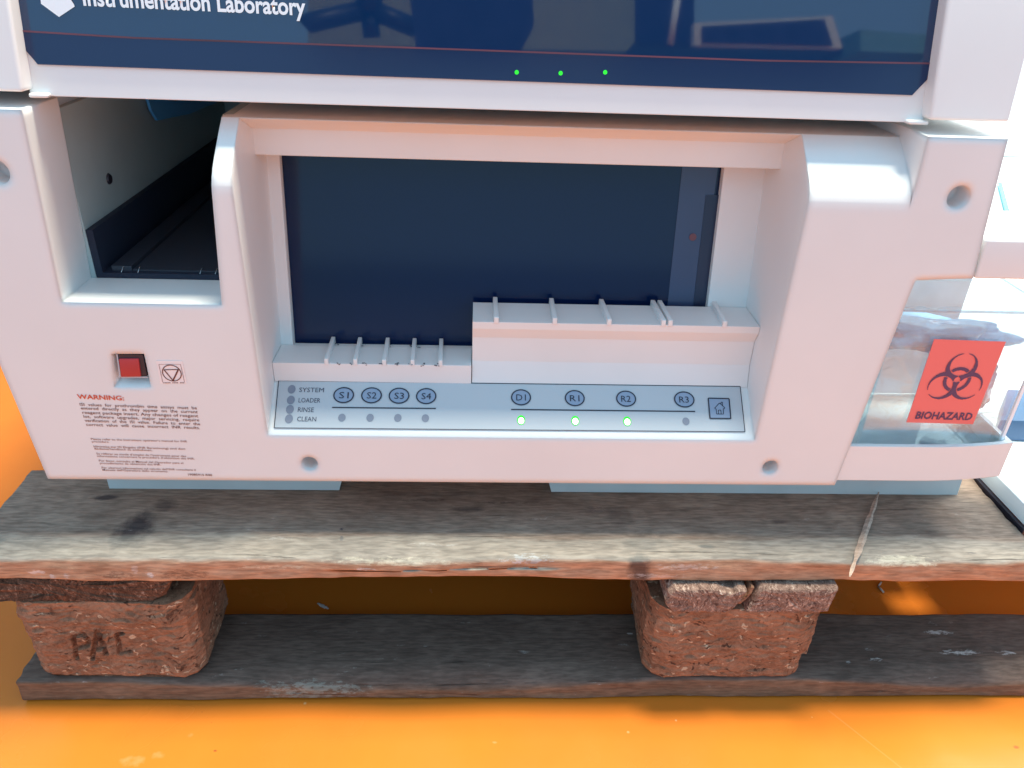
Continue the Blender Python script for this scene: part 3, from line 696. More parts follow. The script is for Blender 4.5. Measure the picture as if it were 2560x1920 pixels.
# shelf with dividers in the recess
sh = joinm('tray_shelf', [
    prism('a', [(0.0818, 0.2328), (0.0818, 0.248), (0.1095, 0.248), (0.1095, 0.2328)], 'x', 0.1922, 0.3307),
    prism('b', [(0.0822, 0.2328), (0.0862, 0.2495), (0.0862, 0.268), (0.0822, 0.2765), (0.0818, 0.282), (0.115, 0.282), (0.112, 0.2328)], 'x', 0.3312, 0.531)])
GRIME = simple('dark_grime', (0.09, 0.09, 0.11), 0.8)
gv = []
for (xa, ya) in ((833, 862), (900, 862), (969, 864), (1036, 866), (873, 908), (945, 910), (982, 910), (1018, 911), (1048, 912), (1085, 912), (1090, 866), (1022, 866), (905, 910), (840, 908)):
    for k in range(5):
        q = hit(xa+random.uniform(2, 14), ya+random.uniform(-3, 4), (0, 0, 0.2483), (0, 0, 1)); r = random.uniform(.0002, .0007)
        gv.append([(q[0]+r*(1+.4*random.random())*math.cos(t*1.05), q[1]+r*1.3*math.sin(t*1.05)) for t in range(6)])
nshelf = len(sh.polygons)
sh = joinm('tray_shelf', [sh, mesh('g', [(u, v_, 0.2483+.0001*(i % 5)) for i, p in enumerate(gv) for u, v_ in p], [list(range(6*i, 6*i+6)) for i in range(len(gv))])])
shelf = link('tray_shelf', sh, [PLASTB, GRIME], A)
for i, p in enumerate(sh.polygons):
    if i >= nshelf: p.material_index = 1
def divider(p_back, p_front, z, w=0.0029, h=0.004, y0=0.0812, y1=0.1165):
    a = hit(*p_front, (0, 0, z), (0, 0, 1)); b = hit(*p_back, (0, 0, z), (0, 0, 1))
    x0, x1 = a[0], b[0]
    me = bev(hexa('divider', [(x0-w/2, y0, z-.001), (x0+w/2, y0, z-.001), (x1+w/2, y1, z-.001), (x1-w/2, y1, z-.001), (x0-w/2, y0, z+h), (x0+w/2, y0, z+h), (x1+w/2, y1, z+h), (x1-w/2, y1, z+h)]), 0.0005, 2)
    link('divider', me, PLASTB, shelf)
for (bk, frp) in (((833, 857), (815, 912)), ((900, 858), (888, 912)), ((969, 860), (960, 914)), ((1036, 862), (1031, 915)), ((1103, 862), (1101, 916))):
    divider(bk, frp, 0.248)
for (bk, frp) in (((1238, 768), (1241, 812)), ((1380, 770), (1388, 814)), ((1506, 772), (1525, 817)), ((1635, 772), (1661, 818)), ((1652, 772), (1678, 818)), ((1788, 775), (1814, 820))):
    divider(bk, frp, 0.282, w=0.0032)
# control panel
pp = Plane((0, YF, 0.2085), (0, 0.0328, 0.0246))
cp = onplane_poly('control_panel', pp, [(697.3, 953.1), (1849.4, 967.3), (1861.4, 1080.4), (686.2, 1070.7)], 0.0008, PANEL, A, 0.0007)
def pedge(a, b, w):
    return stroke(pp.uv(*a), pp.uv(*b), w)
def cpart(name, polys, lift, mat): return link(name, flat(name, pp, polys, lift), mat, cp)
T_, R_, B_, L_ = (697.3, 953.1), (1849.4, 967.3), (1861.4, 1080.4), (686.2, 1070.7)
cpart('border_line', [pedge(T_, R_, .00055), pedge(R_, B_, .00055), pedge(B_, L_, .00045), pedge(L_, T_, .00055)], 0.0010, INK)
for (px, py) in ((730, 974.6), (728, 1001.4), (725.6, 1024.7), (723.2, 1048.3)):
    cpart('status_light', disc(pp.uv(px, py), 0.0027, 0.0033), 0.0011, DOT)
capz = 0.0036
for (t, x0, x1, yb) in (('SYSTEM', 748.3, 810, 981.5), ('LOADER', 746.8, 801, 1007.5), ('RINSE', 745, 784.7, 1031), ('CLEAN', 743, 790.7, 1054.3)):
    link('printed_word', text_on(pp, t, (x0, yb), (x1, yb+.6), capz, lift=0.0011), INKSOFT, cp)
for (t, px, py, rx) in (('S1', 859.9, 989.5, 26), ('S2', 929.4, 990, 26), ('S3', 998, 991, 26), ('S4', 1065.8, 992, 25.5), ('D1', 1302.4, 995, 25), ('R1', 1436.4, 997, 25), ('R2', 1564.5, 998.3, 25), ('R3', 1709.5, 1000.3, 25.5)):
    c0 = pp.uv(px, py); r = abs(pp.uv(px+rx, py)[0]-c0[0]); r2 = abs(pp.uv(px, py-20)[1]-c0[1])
    bt = cpart('round_button', disc(c0, r, r2), 0.0012, BTN)
    link('ring', flat('ring', pp, ring(c0, r, r2, 0.0009), 0.0014), INK, cp)
    link('printed_word', text_on(pp, t, (px-12, py+8), (px+12, py+8.3), 0.0050, lift=0.0015), INK, cp)
for (a, b) in (((831, 1020), (1090, 1022.6)), ((1277.6, 1025), (1737, 1030))):
    cpart('group_line', [pedge(a, b, 0.0009)], 0.0011, INK)
for (px, py) in ((855.4, 1045.3), (925.8, 1045.6), (995, 1046), (1063.7, 1046.8), (1714, 1054.6)):
    cpart('unlit_light', disc(pp.uv(px, py), 0.00255, 0.0029), 0.0011, DOT)
for (px, py) in ((1302.7, 1051.5), (1437.8, 1053), (1567.3, 1054.6)):
    c0 = pp.uv(px, py)
    cpart('green_light', disc(c0, 0.0028, 0.0036), 0.0011, LEDG)
    cpart('light_core', disc((c0[0], c0[1]-0.0006), 0.0021, 0.0025), 0.0014, LEDC)
H = [pp.uv(*p) for p in ((1769.3, 997.2), (1821.2, 998.3), (1825.7, 1048), (1773.8, 1047.7))]
cpart('home_button', [[tuple(h) for h in H]], 0.0012, BTN)
hl = [stroke(H[i], H[(i+1) % 4], .0009) for i in range(4)]
def hs(a, b, w=.0005): hl.append(stroke(pp.uv(a[0]/2.9105+1200, a[1]/2.9105+900), pp.uv(b[0]/2.9105+1200, b[1]/2.9105+900), w))
for a, b in (((1703, 356), (1738, 318)), ((1738, 318), (1778, 353)), ((1703, 356), (1712, 362)), ((1778, 353), (1770, 361)), ((1714, 360), (1718, 398)), ((1766, 358), (1768, 398)), ((1718, 398), (1768, 398)), ((1732, 398), (1730, 370)), ((1730, 370), (1748, 369)), ((1748, 369), (1751, 398)), ((1750, 328), (1749, 312)), ((1749, 312), (1760, 312)), ((1760, 312), (1762, 338))):
    hs(a, b)
cpart('home_symbol', hl, 0.0014, INK)

# power switch in its pocket
sw = link('power_switch', hexa('power_switch', [tuple(front.at(*p)+np.array([0, dy, 0])) for (p, dy) in (((302.6, 941.2), .0), ((367.3, 940.6), .0), ((367.3, 940.6), .011), ((302.6, 941.2), .011), ((294.3, 886.2), .0), ((357, 887.5), .0), ((357, 887.5), .011), ((294.3, 886.2), .011))]), DARK, A)
link('red_button', bev(hexa('red_button', [tuple(front.at(*p)+np.array([0, dy, 0])) for (p, dy) in (((304, 940.5), -.0012), ((353.5, 940), -.0012), ((353.5, 940), .004), ((304, 940.5), .004), ((298.4, 896), -.0012), ((347.5, 895.6), -.0012), ((347.5, 895.6), .004), ((298.4, 896), .004))]), 0.0006, 2), REDBTN, sw)
fg = []
for (a, b, c, d) in (((291, 885), (294.6, 885), (303.2, 943), (299, 944)), ((299, 944), (303, 941.4), (368, 940.9), (372, 944))):
    fg.append([tuple(front.uv(*q)) for q in (a, b, c, d)])
link('switch_bezel', flat('switch_bezel', front, fg, 0.0004), simple('grey_bezel', (0.42, 0.43, 0.47), 0.4), sw)

# stop sticker
st = onplane_poly('stop_sticker', front, [(390, 902), (455.8, 902.7), (467.4, 957.6), (401, 958.9)], 0.0003, STICKER, A, 0.0002)
fu = front.uv
sl = ring(fu(430.4, 931.8), 0.0062, 0.0062, 0.0006)
sl += [stroke(fu(410.6, 923.5), fu(446.6, 922.9), .0006), stroke(fu(446.6, 922.9), fu(433.2, 950.3), .0009), stroke(fu(433.2, 950.3), fu(410.6, 923.5), .0007)]
sl += [stroke(fu(398, 910), fu(407.6, 954.6), .00025), stroke(fu(452, 910), fu(462, 954.6), .00025), stroke(fu(398, 910), fu(452, 910), .00018)]
for k in range(14):
    if k in (5, 10): continue
    sl.append(stroke(fu(409+k*3.8, 956), fu(411.6+k*3.8, 956), .0006))
link('stop_symbol', flat('stop_symbol', front, sl, 0.0006), BROWN, st)

# printed warning
def Wp(x, y): return (180+x/6.506, 960+y/6.504)
link('warning_heading', text_on(front, 'WARNING:', Wp(95, 235), Wp(855, 262), 0.0036, bold=0.018), WARN, A)
lines = (('ISI  values  for  prothrombin  time  assays  must  be', (135, 350), (2035, 408)), ('entered  directly  as  they  appear  on  the  current', (152, 410), (2050, 472)),
         ('reagent package insert. Any changes of reagent', (176, 480), (2058, 538)), ('lot,  software  upgrades,  major  servicing,  require', (196, 545), (2075, 604)),
         ('verification  of  the  ISI  value.  Failure  to  enter  the', (216, 610), (2090, 668)), ('correct  value  will  cause  incorrect  INR  results.', (238, 676), (2085, 730)))
link('warning_text', joinm('warning_text', [text_on(front, t, Wp(*a), Wp(*b), 0.00235, bold=0.004) for t, a, b in lines]), BROWN, A)
small = (('Please refer to the instrument operator\u2019s manual for INR', (315, 905), (1878, 945)), ('procedure.', (330, 945), (612, 953)),
         ('Hinweise zur ISI Eingabe (INR Berechnung) sind dem', (360, 1025), (1845, 1066)), ('Bedienerhandbuch zu entnehmen.', (375, 1062), (1312, 1088)),
         ('Se r\u00e9f\u00e9rer au mode d\u2019emploi de l\u2019instrument pour des', (403, 1142), (1860, 1184)), ('informations concernant la proc\u00e9dure d\u2019obtention des INR.', (415, 1182), (2000, 1226)),
         ('Por favor, consulte el Manual del Operador para el', (445, 1256), (1815, 1296)), ('procedimiento de obtenci\u00f3n des INR.', (460, 1296), (1452, 1322)),
         ('Per ulteriori informazioni sul calcolo dell\u2019INR consultare il', (488, 1370), (2015, 1408)), ('Manuale dell\u2019Operatore dello strumento.', (503, 1406), (1570, 1432)))
link('fine_print', joinm('fine_print', [text_on(front, t, Wp(*a), Wp(*b), 0.00165, bold=0.004) for t, a, b in small]), BROWN2, A)
link('part_number', text_on(front, '19085915 R00', (471, 1188), (531, 1189.5), 0.0018, bold=0.01), BROWN, A)

# loader bay inside
bay = link('loader_bay', boolean(boxm('loader_bay', 0.0770, 0.1850, 0.091, 0.415, 0.3035, 0.4115), [boxm('c', 0.0815, 0.1795, 0.05, 0.41, 0.3045, 0.50)]), SHEET, A)
bay.data.materials[0] = SHEET
link('bay_floor', prism('bay_floor', [(0.0817, 0.3046), (0.1793, 0.3046), (0.1793, 0.3085), (0.0862, 0.3085), (0.0862, 0.3375), (0.0817, 0.3375)], 'y', 0.0912, 0.40), INTR, bay)
link('bay_rail', joinm('bay_rail', [boxm('r', 0.091, 0.104, 0.095, 0.39, 0.3086, 0.3120), boxm('r2', 0.1045, 0.178, 0.095, 0.39, 0.3086, 0.3098)]), simple('rail_black', (0.03, 0.035, 0.05), 0.4), bay)
def tube(name, pts, r, n=8):
    v, f = [], []
    pts = [Vector(p) for p in pts]
    for i, p in enumerate(pts):
        d = (pts[min(i+1, len(pts)-1)]-pts[max(i-1, 0)]).normalized(); t = d.orthogonal().normalized(); u = d.cross(t)
        for k in range(n):
            a = 2*math.pi*k/n; v.append(p+(t*math.cos(a)+u*math.sin(a))*r)
    for i in range(len(pts)-1):
        for k in range(n): f.append([i*n+k, i*n+(k+1) % n, (i+1)*n+(k+1) % n, (i+1)*n+k])
    f.append(list(range(n))); f.append([(len(pts)-1)*n+k for k in range(n-1, -1, -1)])
    me = fixn(mesh(name, v, f))
    for p in me.polygons: p.use_smooth = True
    return me
STEEL = simple('steel', (0.6, 0.62, 0.65), 0.25, metal=1.0)
for px in (305, 346, 500, 538):
    b0 = hit(px, 699, (0, 0.0925, 0), (0, 1, 0))
    link('spring_clip', tube('spring_clip', [(b0[0], 0.0925, 0.304), (b0[0]+.0004, 0.0928, 0.3085), (b0[0]+.0016, 0.0945, 0.3113), (b0[0]+.0022, 0.0965, 0.3116)], 0.0003), STEEL, bay)
sc = hit(272, 447, (0.0815, 0, 0), (1, 0, 0))
link('screw', cyl('screw', (0.0815, sc[1], sc[2]), (1, 0, 0), 0.0038, 0.0030, 0.0012), DARK, bay)
bl = [hit(px, py, (0.0835, 0, 0), (1, 0, 0)) for px, py in ((362, 240), (372, 275), (388, 301), (470, 284), (575, 240))]
bl2 = [p+np.array([0.002, 0, 0]) for p in bl]
link('blue_cover', fixn(mesh('blue_cover', bl+bl2, [[0, 1, 2, 3, 4], [9, 8, 7, 6, 5]]+[[i, (i+1) % 5, 5+(i+1) % 5, 5+i] for i in range(5)])), BLUEC, bay)

# side arm and waste tray
link('side_arm', bev(hexa('side_arm', [(0.6492, YF, 0.3328), (0.80, YF, 0.3328), (0.80, 0.115, 0.3328), (0.6492, 0.115, 0.3328), (0.6482, YF, 0.3585), (0.80, YF, 0.3585), (0.80, 0.115, 0.3585), (0.6482, 0.115, 0.3585)]), 0.0015, 3), PLASTB, A)
# tray with a slightly bowed front
fx = [0.588+(0.727-0.588)*i/16 for i in range(17)]
outer = [(x, 0.0515+0.007*max(0, (x-0.66)/0.067)**2) for x in fx]
tv = prism('tray', outer+[(0.727, 0.42), (0.588, 0.42)], 'z', 0.1735, 0.2035)
inner = [(x, y+0.0035) for x, y in outer if x < 0.722]+[(0.7235, 0.0625), (0.7235, 0.41), (0.588+0.003, 0.41)]
tcut = prism('tc', inner, 'z', 0.188, 0.25)
link('waste_tray', boolean(tv, [tcut]), PLASTB, A)

# feet
for (xa, xb) in ((0.0475, 0.2265), (0.396, 0.733)):
    da = 0.0 if xa < .1 else 0.014; db = 0.014 if xa < .1 else -0.003
    link('foot_plinth', prism('foot_plinth', [(xa, 0.1245), (xb, 0.1245), (xb+db, 0.176), (xa-da, 0.176)], 'y', 0.099, 0.62), FOOT, A)
link('foot_gusset', boxm('foot_gusset', 0.08, 0.58, 0.35, 0.60, 0.1255, 0.1695), FOOT, A)

# lid ----------------------------------------------------------
SL = 0.14
def lidp(y0, z0): return Plane((0, y0, z0), (0, SL, 1.0))
lid_pl = lidp(0.066, 0.4235); chk_pl = lidp(0.056, 0.4265)
ZT = 0.56
def slab(name, xa_b, xb_b, xa_t, xb_t, y0, z0, yb=0.72):
    dy = SL*(ZT-z0)
    return hexa(name, [(xa_b, y0, z0), (xb_b, y0, z0), (xb_b, yb, z0), (xa_b, yb, z0), (xa_t, y0+dy, ZT), (xb_t, y0+dy, ZT), (xb_t, yb, ZT), (xa_t, yb, ZT)])
cl = chk_pl.uv(59, 235); ct = chk_pl.uv(22, 0); c2 = chk_pl.uv(2322, 313); c2t = chk_pl.uv(2369, 0); cr = chk_pl.uv(2520, 318); crt = chk_pl.uv(2560, 165)
def ext(a, b):   # x at ZT extrapolated along the edge
    v = (ZT-0.4265)*math.sqrt(1+SL*SL); return a[0]+(b[0]-a[0])*(v-a[1])/(b[1]-a[1])
lid = link('lid', slab('lid', cl[0]-.002, c2[0]+.002, ext(cl, ct)-.002, ext(c2, c2t)+.002, 0.066, 0.4235), PLASTB, A)
link('lid_cheek', bev(slab('lid_cheek', -0.012, cl[0], -0.012, ext(cl, ct), 0.056, 0.4268), 0.0022, 4), PLASTB, lid)
link('lid_cheek', bev(slab('lid_cheek', c2[0], cr[0], ext(c2, c2t), ext(cr, crt), 0.056, 0.4268), 0.0022, 4), PLASTB, lid)
for (pa, pb) in (((80, 231), (128, 238)), ((2262, 303), (2312, 308))):
    a = lid_pl.at(*pa); b = lid_pl.at(*pb); x0, x1 = min(a[0], b[0]), max(a[0], b[0])
    link('hinge_tab', bev(boxm('hinge_tab', x0, x1, 0.0615, 0.068, 0.4230, 0.4254), 0.0012, 3), PLASTB, lid)
def windowglass():
    m, nt, b = newmat('window_smoked_acrylic'); L = nt.links.new
    b.inputs['Base Color'].default_value = (0.003, 0.024, 0.082, 1); b.inputs['Roughness'].default_value = 0.03
    b.inputs['Specular IOR Level'].default_value = 0.80
    return m
WIN = windowglass()
wl = lambda u, v: (u, v)
wtop = 0.128
LW = [lid_pl.uv(97, 161), lid_pl.uv(2278, 238), lid_pl.uv(2343, 169), lid_pl.uv(2371, 0), lid_pl.uv(22, 0), lid_pl.uv(34, 86)]
def up_to(a, b, v): return (a[0]+(b[0]-a[0])*(v-a[1])/(b[1]-a[1]), v)
poly = [tuple(LW[0]), tuple(LW[1]), (LW[2][0]+.0005, LW[2][1]), up_to(LW[2], LW[3], wtop), up_to(LW[5], LW[4], wtop), (LW[5][0]-.0005, LW[5][1])]
P = [lid_pl.pt(u, v, 0.0010) for u, v in poly]; Q = [lid_pl.pt(u, v, -0.001) for u, v in poly]
win = link('dark_window', fixn(mesh('dark_window', P+Q, [list(range(6)), list(range(11, 5, -1))]+[[i, (i+1) % 6, 6+(i+1) % 6, 6+i] for i in range(6)])), WIN, A)
bandpx = [(97, 161), (2278, 238), (2340, 171), (2341, 159), (1900, 151), (1000, 118.5), (339, 95), (45, 78), (38, 88)]
link('window_band', flat('window_band', lid_pl, [[tuple(lid_pl.uv(*p)) for p in bandpx]], 0.0012), simple('printed_band', (0.008, 0.024, 0.080), 0.14, 0.40), win)
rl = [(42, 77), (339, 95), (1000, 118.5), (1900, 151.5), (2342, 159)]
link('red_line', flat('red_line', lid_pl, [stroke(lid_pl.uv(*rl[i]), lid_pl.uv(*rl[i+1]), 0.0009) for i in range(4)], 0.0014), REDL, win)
for (px, py) in ((1291.5, 180.8), (1401, 183), (1512, 180.8)):
    link('green_light', flat('green_light', lid_pl, disc(lid_pl.uv(px, py), 0.0012, 0.0012), 0.0015), LEDS, win)
link('maker_name', text_on(lid_pl, 'Instrumentation Laboratory', (212, 13.5), (766, 38.5), 0.0088, bold=0.024, lift=0.0014, res=4), WHITEINK, win)
dm = [lid_pl.uv(*p) for p in ((106, 10), (151, 43), (190, 17), (188, 11), (179, -2), (184, -14), (150, -30), (104, -10))]
link('maker_logo', flat('maker_logo', lid_pl, [[tuple(p) for p in dm]], 0.0014), WHITEINK, win)

# ---------------------------------------------------------------- waste bin with biohazard label
def acrylic(name, tint, refl=1.0, cloud=0.0):
    m = bpy.data.materials.new(name); m.use_nodes = True; nt = m.node_tree; L = nt.links.new
    for n in list(nt.nodes): nt.nodes.remove(n)
    out = nt.nodes.new('ShaderNodeOutputMaterial')
    tr = nt.nodes.new('ShaderNodeBsdfTransparent'); tr.inputs['Color'].default_value = (*tint, 1)
    gl = nt.nodes.new('ShaderNodeBsdfGlossy'); gl.inputs['Roughness'].default_value = 0.04; gl.inputs['Color'].default_value = (1, 1, 1, 1)
    fr_ = nt.nodes.new('ShaderNodeLayerWeight'); fr_.inputs['Blend'].default_value = 0.5      # same from both sides of a thin wall
    pw = nt.nodes.new('ShaderNodeMath'); pw.operation = 'POWER'; pw.inputs[1].default_value = 4.0; L(fr_.outputs['Facing'], pw.inputs[0])
    mu = nt.nodes.new('ShaderNodeMath'); mu.operation = 'MULTIPLY_ADD'; mu.inputs[1].default_value = 0.7*refl; mu.inputs[2].default_value = 0.045*refl; L(pw.outputs[0], mu.inputs[0])
    mx = nt.nodes.new('ShaderNodeMixShader'); L(mu.outputs[0], mx.inputs[0]); L(tr.outputs[0], mx.inputs[1]); L(gl.outputs[0], mx.inputs[2])
    cur = mx.outputs[0]
    if cloud > 0:
        df = nt.nodes.new('ShaderNodeBsdfTranslucent'); df.inputs['Color'].default_value = (0.80, 0.82, 0.88, 1)
        d2 = nt.nodes.new('ShaderNodeBsdfDiffuse'); d2.inputs['Color'].default_value = (0.78, 0.78, 0.82, 1)
        ma = nt.nodes.new('ShaderNodeMixShader'); ma.inputs[0].default_value = 0.5; L(df.outputs[0], ma.inputs[1]); L(d2.outputs[0], ma.inputs[2])
        m2 = nt.nodes.new('ShaderNodeMixShader'); m2.inputs[0].default_value = cloud; L(cur, m2.inputs[1]); L(ma.outputs[0], m2.inputs[2]); cur = m2.outputs[0]
    L(cur, out.inputs['Surface'])
    return m
ACR = acrylic('clear_acrylic', (0.93, 0.97, 0.98), 1.6)
BAGM = acrylic('crumpled_film', (0.90, 0.95, 1.0), 2.0, cloud=0.24)
BY = 0.0625
binE = empty('waste_bin', (0.66, 0.2, 0.19), 'clear acrylic waste bin with red biohazard label standing in the white tray', 'waste bin', cam_scaled=True)
xa, xb = 0.614, 0.7215
# hollow box of five thin walls
bo = boolean(boxm('bin_shell', xa, xb, BY, 0.30, 0.1888, 0.326), [boxm('c', xa+.002, xb-.002, BY+.002, 0.298, 0.1908, 0.40)])
link('bin_shell', bo, ACR, binE)
link('bin_bright_backing', boxm('bin_bright_backing', xa+.004, xb-.004, 0.150, 0.155, 0.1915, 0.296), simple('pale_blue_backing', (0.80, 0.86, 0.90), 0.5, var=0.10, vscale=40), binE)  # pale panel added so the bin looks bright inside
EDGE = simple('edge_highlight', (0.86, 0.92, 0.94), 0.2)  # highlight along the acrylic edges, painted as pale strips
link('bin_edge_highlight', boxm('bin_edge_highlight', xb-.0018, xb+.0004, BY-.0004, BY+.0016, 0.1892, 0.3258), EDGE, binE)
link('bin_edge_highlight', boxm('bin_edge_highlight', xb-.0006, xb+.0006, BY+.002, 0.29, 0.2043, 0.2055), EDGE, binE)
link('bin_rim', bev(boolean(boxm('bin_rim', xa-.0008, xb+.0008, BY-.0012, 0.301, 0.3040, 0.3058), [boxm('c', xa-.0001, xb+.0001, BY-.0002, 0.30, 0.30, 0.32)]), 0.0003, 1), acrylic('rim_acrylic', (0.75, 0.85, 0.90), 2.0, 0.25), binE)
bp = Plane((0, BY, 0), (0, 0, 1))
lab = onplane_poly('hazard_label', bp, [(2335.6, 848), (2515, 854.5), (2432.8, 1060.6), (2265.9, 1056)], 0.0006, HAZ, binE, 0.0003)
def Bq(x, y): return bp.uv(2240+x/6.38, 820+y/6.38)
link('hazard_word', text_on(bp, 'BIOHAZARD', (2240+292/6.38, 820+1435/6.38), (2240+1185/6.38, 820+1458/6.38), 0.0062, bold=0.022, lift=0.0010), HAZINK, lab)
# trefoil built from circles: centre, outer lobes minus inner lobes, central ring
cc = np.array(Bq(965, 815)); R = 0.0196   # unit
def trefoil():
    """biohazard emblem sampled as a fine cell grid in the label plane"""
    N = 150; s = 2.4*R/N; quads = []
    lobes = [math.radians(a) for a in (90, 210, 330)]
    def inside(x, y):
        x /= R; y /= R
        d0 = math.hypot(x, y)
        big = any(math.hypot(x-0.50*math.cos(a), y-0.50*math.sin(a)) < 0.56 for a in lobes)
        sm = any(math.hypot(x-0.60*math.cos(a), y-0.60*math.sin(a)) < 0.44 for a in lobes)
        gap = any(abs(math.hypot(x-0.60*math.cos(a), y-0.60*math.sin(a))-0.44) < 0.03 for a in lobes)
        mouth = any((math.cos(a)*x+math.sin(a)*y) > 0.40 and abs(-math.sin(a)*x+math.cos(a)*y) < 0.10 for a in lobes)
        if d0 < 0.11: return False
        slot = any((math.cos(a)*x+math.sin(a)*y) > 0 and abs(-math.sin(a)*x+math.cos(a)*y) < 0.02 and d0 < 0.3 for a in lobes)
        body_ = big and not sm and not mouth and not slot
        rg = 0.38 < d0 < 0.50 and any(math.hypot(x-0.60*math.cos(a), y-0.60*math.sin(a)) < 0.40 for a in lobes)
        return body_ or rg
    for j in range(N):
        run = None
        for i in range(N+1):
            x = -1.2*R+i*s; y = -1.2*R+j*s
            ok = i < N and inside(x+s/2, y+s/2)
            if ok and run is None: run = x
            if not ok and run is not None:
                quads.append([(cc[0]+run, cc[1]+y), (cc[0]+x, cc[1]+y), (cc[0]+x, cc[1]+y+s), (cc[0]+run, cc[1]+y+s)]); run = None
    return quads
link('hazard_emblem', flat('hazard_emblem', bp, trefoil(), 0.0010), HAZINK, lab)

# crumpled clear film inside the bin
def crumple(name, x0, x1, z0, z1, y, amp, seed, n=60):
    v, f = [], []
    for j in range(n+1):
        for i in range(n+1):
            x = x0+(x1-x0)*i/n; z = z0+(z1-z0)*j/n
            q = Vector((x*28+seed, z*36, seed)); q2 = Vector((x*90+seed, z*120, 3))
            d = (abs(noise.noise(q))*1.6+abs(noise.noise(q2))*0.5)*amp
            v.append((x, y+d+0.03*max(0, (z-z0)/(z1-z0)-.7), z+0.2*d))
    for j in range(n):
        for i in range(n):
            a = j*(n+1)+i; f.append([a, a+1, a+n+2, a+n+1])
    me = mesh(name, v, f)
    for p in me.polygons: p.use_smooth = True
    return me
def placed(o):
    for v in o.data.vertices: v.co = v.co*K_CAM_SCALE+SHIFT
    return o
bag = placed(link('plastic_bag', crumple('plastic_bag', xa+.003, xb-.003, 0.192, 0.300, BY+.004, 0.008, 6.0), BAGM))
tag(bag, 'crumpled clear plastic film inside the acrylic waste bin', 'plastic bag')
def lump(name, c, rx, ry, rz, seed, mat, label, cat):
    bm = bmesh.new(); bmesh.ops.create_icosphere(bm, subdivisions=5, radius=1.0)
    for v in bm.verts:
        p = v.co.copy(); k = 1+0.55*noise.noise(p*1.6+Vector((seed, 0, 0)))+0.22*abs(noise.noise(p*4+Vector((0, seed, 0))))
        v.co = Vector((c[0]+p.x*rx*k, c[1]+p.y*ry*k, c[2]+p.z*rz*k))
    me = bpy.data.meshes.new(name); bm.to_mesh(me); bm.free()
    for p in me.polygons: p.use_smooth = True
    return tag(placed(link(name, me, mat)), label, cat)
lump('blue_reflection', (0.668, 0.100, 0.270), 0.048, 0.018, 0.012, 2.0, simple('blue_lump', (0.22, 0.50, 0.72), 0.25, var=0.3, vscale=60), 'added blue wrap behind the clear film in the waste bin', 'stand_in')  # added lump standing in for the blue reflection in the bin
lump('mauve_reflection', (0.700, 0.098, 0.232), 0.020, 0.015, 0.024, 5.0, simple('mauve_lump', (0.50, 0.34, 0.44), 0.25, var=0.3, vscale=60), 'added mauve wrap at the right side of the waste bin', 'stand_in')  # added lump standing in for a mauve reflection

# ---------------------------------------------------------------- loose splinters
def sliver(name, a, b, w, h, label, mat, seed=0.0, n=24):
    a, b = Vector(a), Vector(b); d = (b-a).normalized(); s = d.cross(Vector((0, 0, 1))).normalized(); u = s.cross(d)
    v, f = [], []
    for i in range(n+1):
        t = i/n; k = math.sin(math.pi*min(1, max(0, t*0.96+.02)))**0.6
        c = a+(b-a)*t+u*noise.noise(Vector((t*4, seed, 0)))*h
        ww = w*k*(0.75+0.5*noise.noise(Vector((t*9, seed, 4)))); hh = h*k
        v += [c-s*ww, c+u*hh*.8-s*ww*.2, c+s*ww, c-u*hh*.5]
    for i in range(n):
        for k in range(4): f.append([4*i+k, 4*i+(k+1) % 4, 4*i+4+(k+1) % 4, 4*i+4+k])
    f += [[0, 1, 2, 3], [4*n+3, 4*n+2, 4*n+1, 4*n]]
    o = link(name, fixn(mesh(name, v, f)), mat)
    return tag(o, label, 'splinter')
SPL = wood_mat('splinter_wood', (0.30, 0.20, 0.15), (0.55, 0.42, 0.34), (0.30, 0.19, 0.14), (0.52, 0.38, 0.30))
PALE = simple('pale_wood', (0.62, 0.55, 0.50), 0.8, var=0.15, vscale=300)
s1 = hit(2197, 1230, (0, 0, 0.1468), (0, 0, 1)); s2 = hit(2124, 1442, (0, 0, 0.1475), (0, 0, 1))
sliver('wood_splinter', s1, s2, 0.0030, 0.0016, 'long pale splinter lying across the front edge of the top board', SPL, 2.0)
v1 = hit(2203, 1455, (0, 0, 0.0015), (0, 0, 1)); v2 = hit(2196, 1466, (0, 0, 0.0015), (0, 0, 1)); v3 = hit(2209, 1481, (0, 0, 0.0015), (0, 0, 1))
chip = link('bent_chip', joinm('bent_chip', [tube('t', [v1, v2], 0.0008), tube('t', [v2, v3], 0.0009)]), PALE)
tag(chip, 'small bent white chip on the floor beneath the pallet', 'wood chip')
c1 = hit(793, 1508, (0, 0, 0.002), (0, 0, 1)); c2_ = hit(822, 1522, (0, 0, 0.002), (0, 0, 1))
sliver('pale_chip', c1, c2_, 0.0022, 0.0008, 'short pale chip on the dark floor behind the lower board', PALE, 5.0)

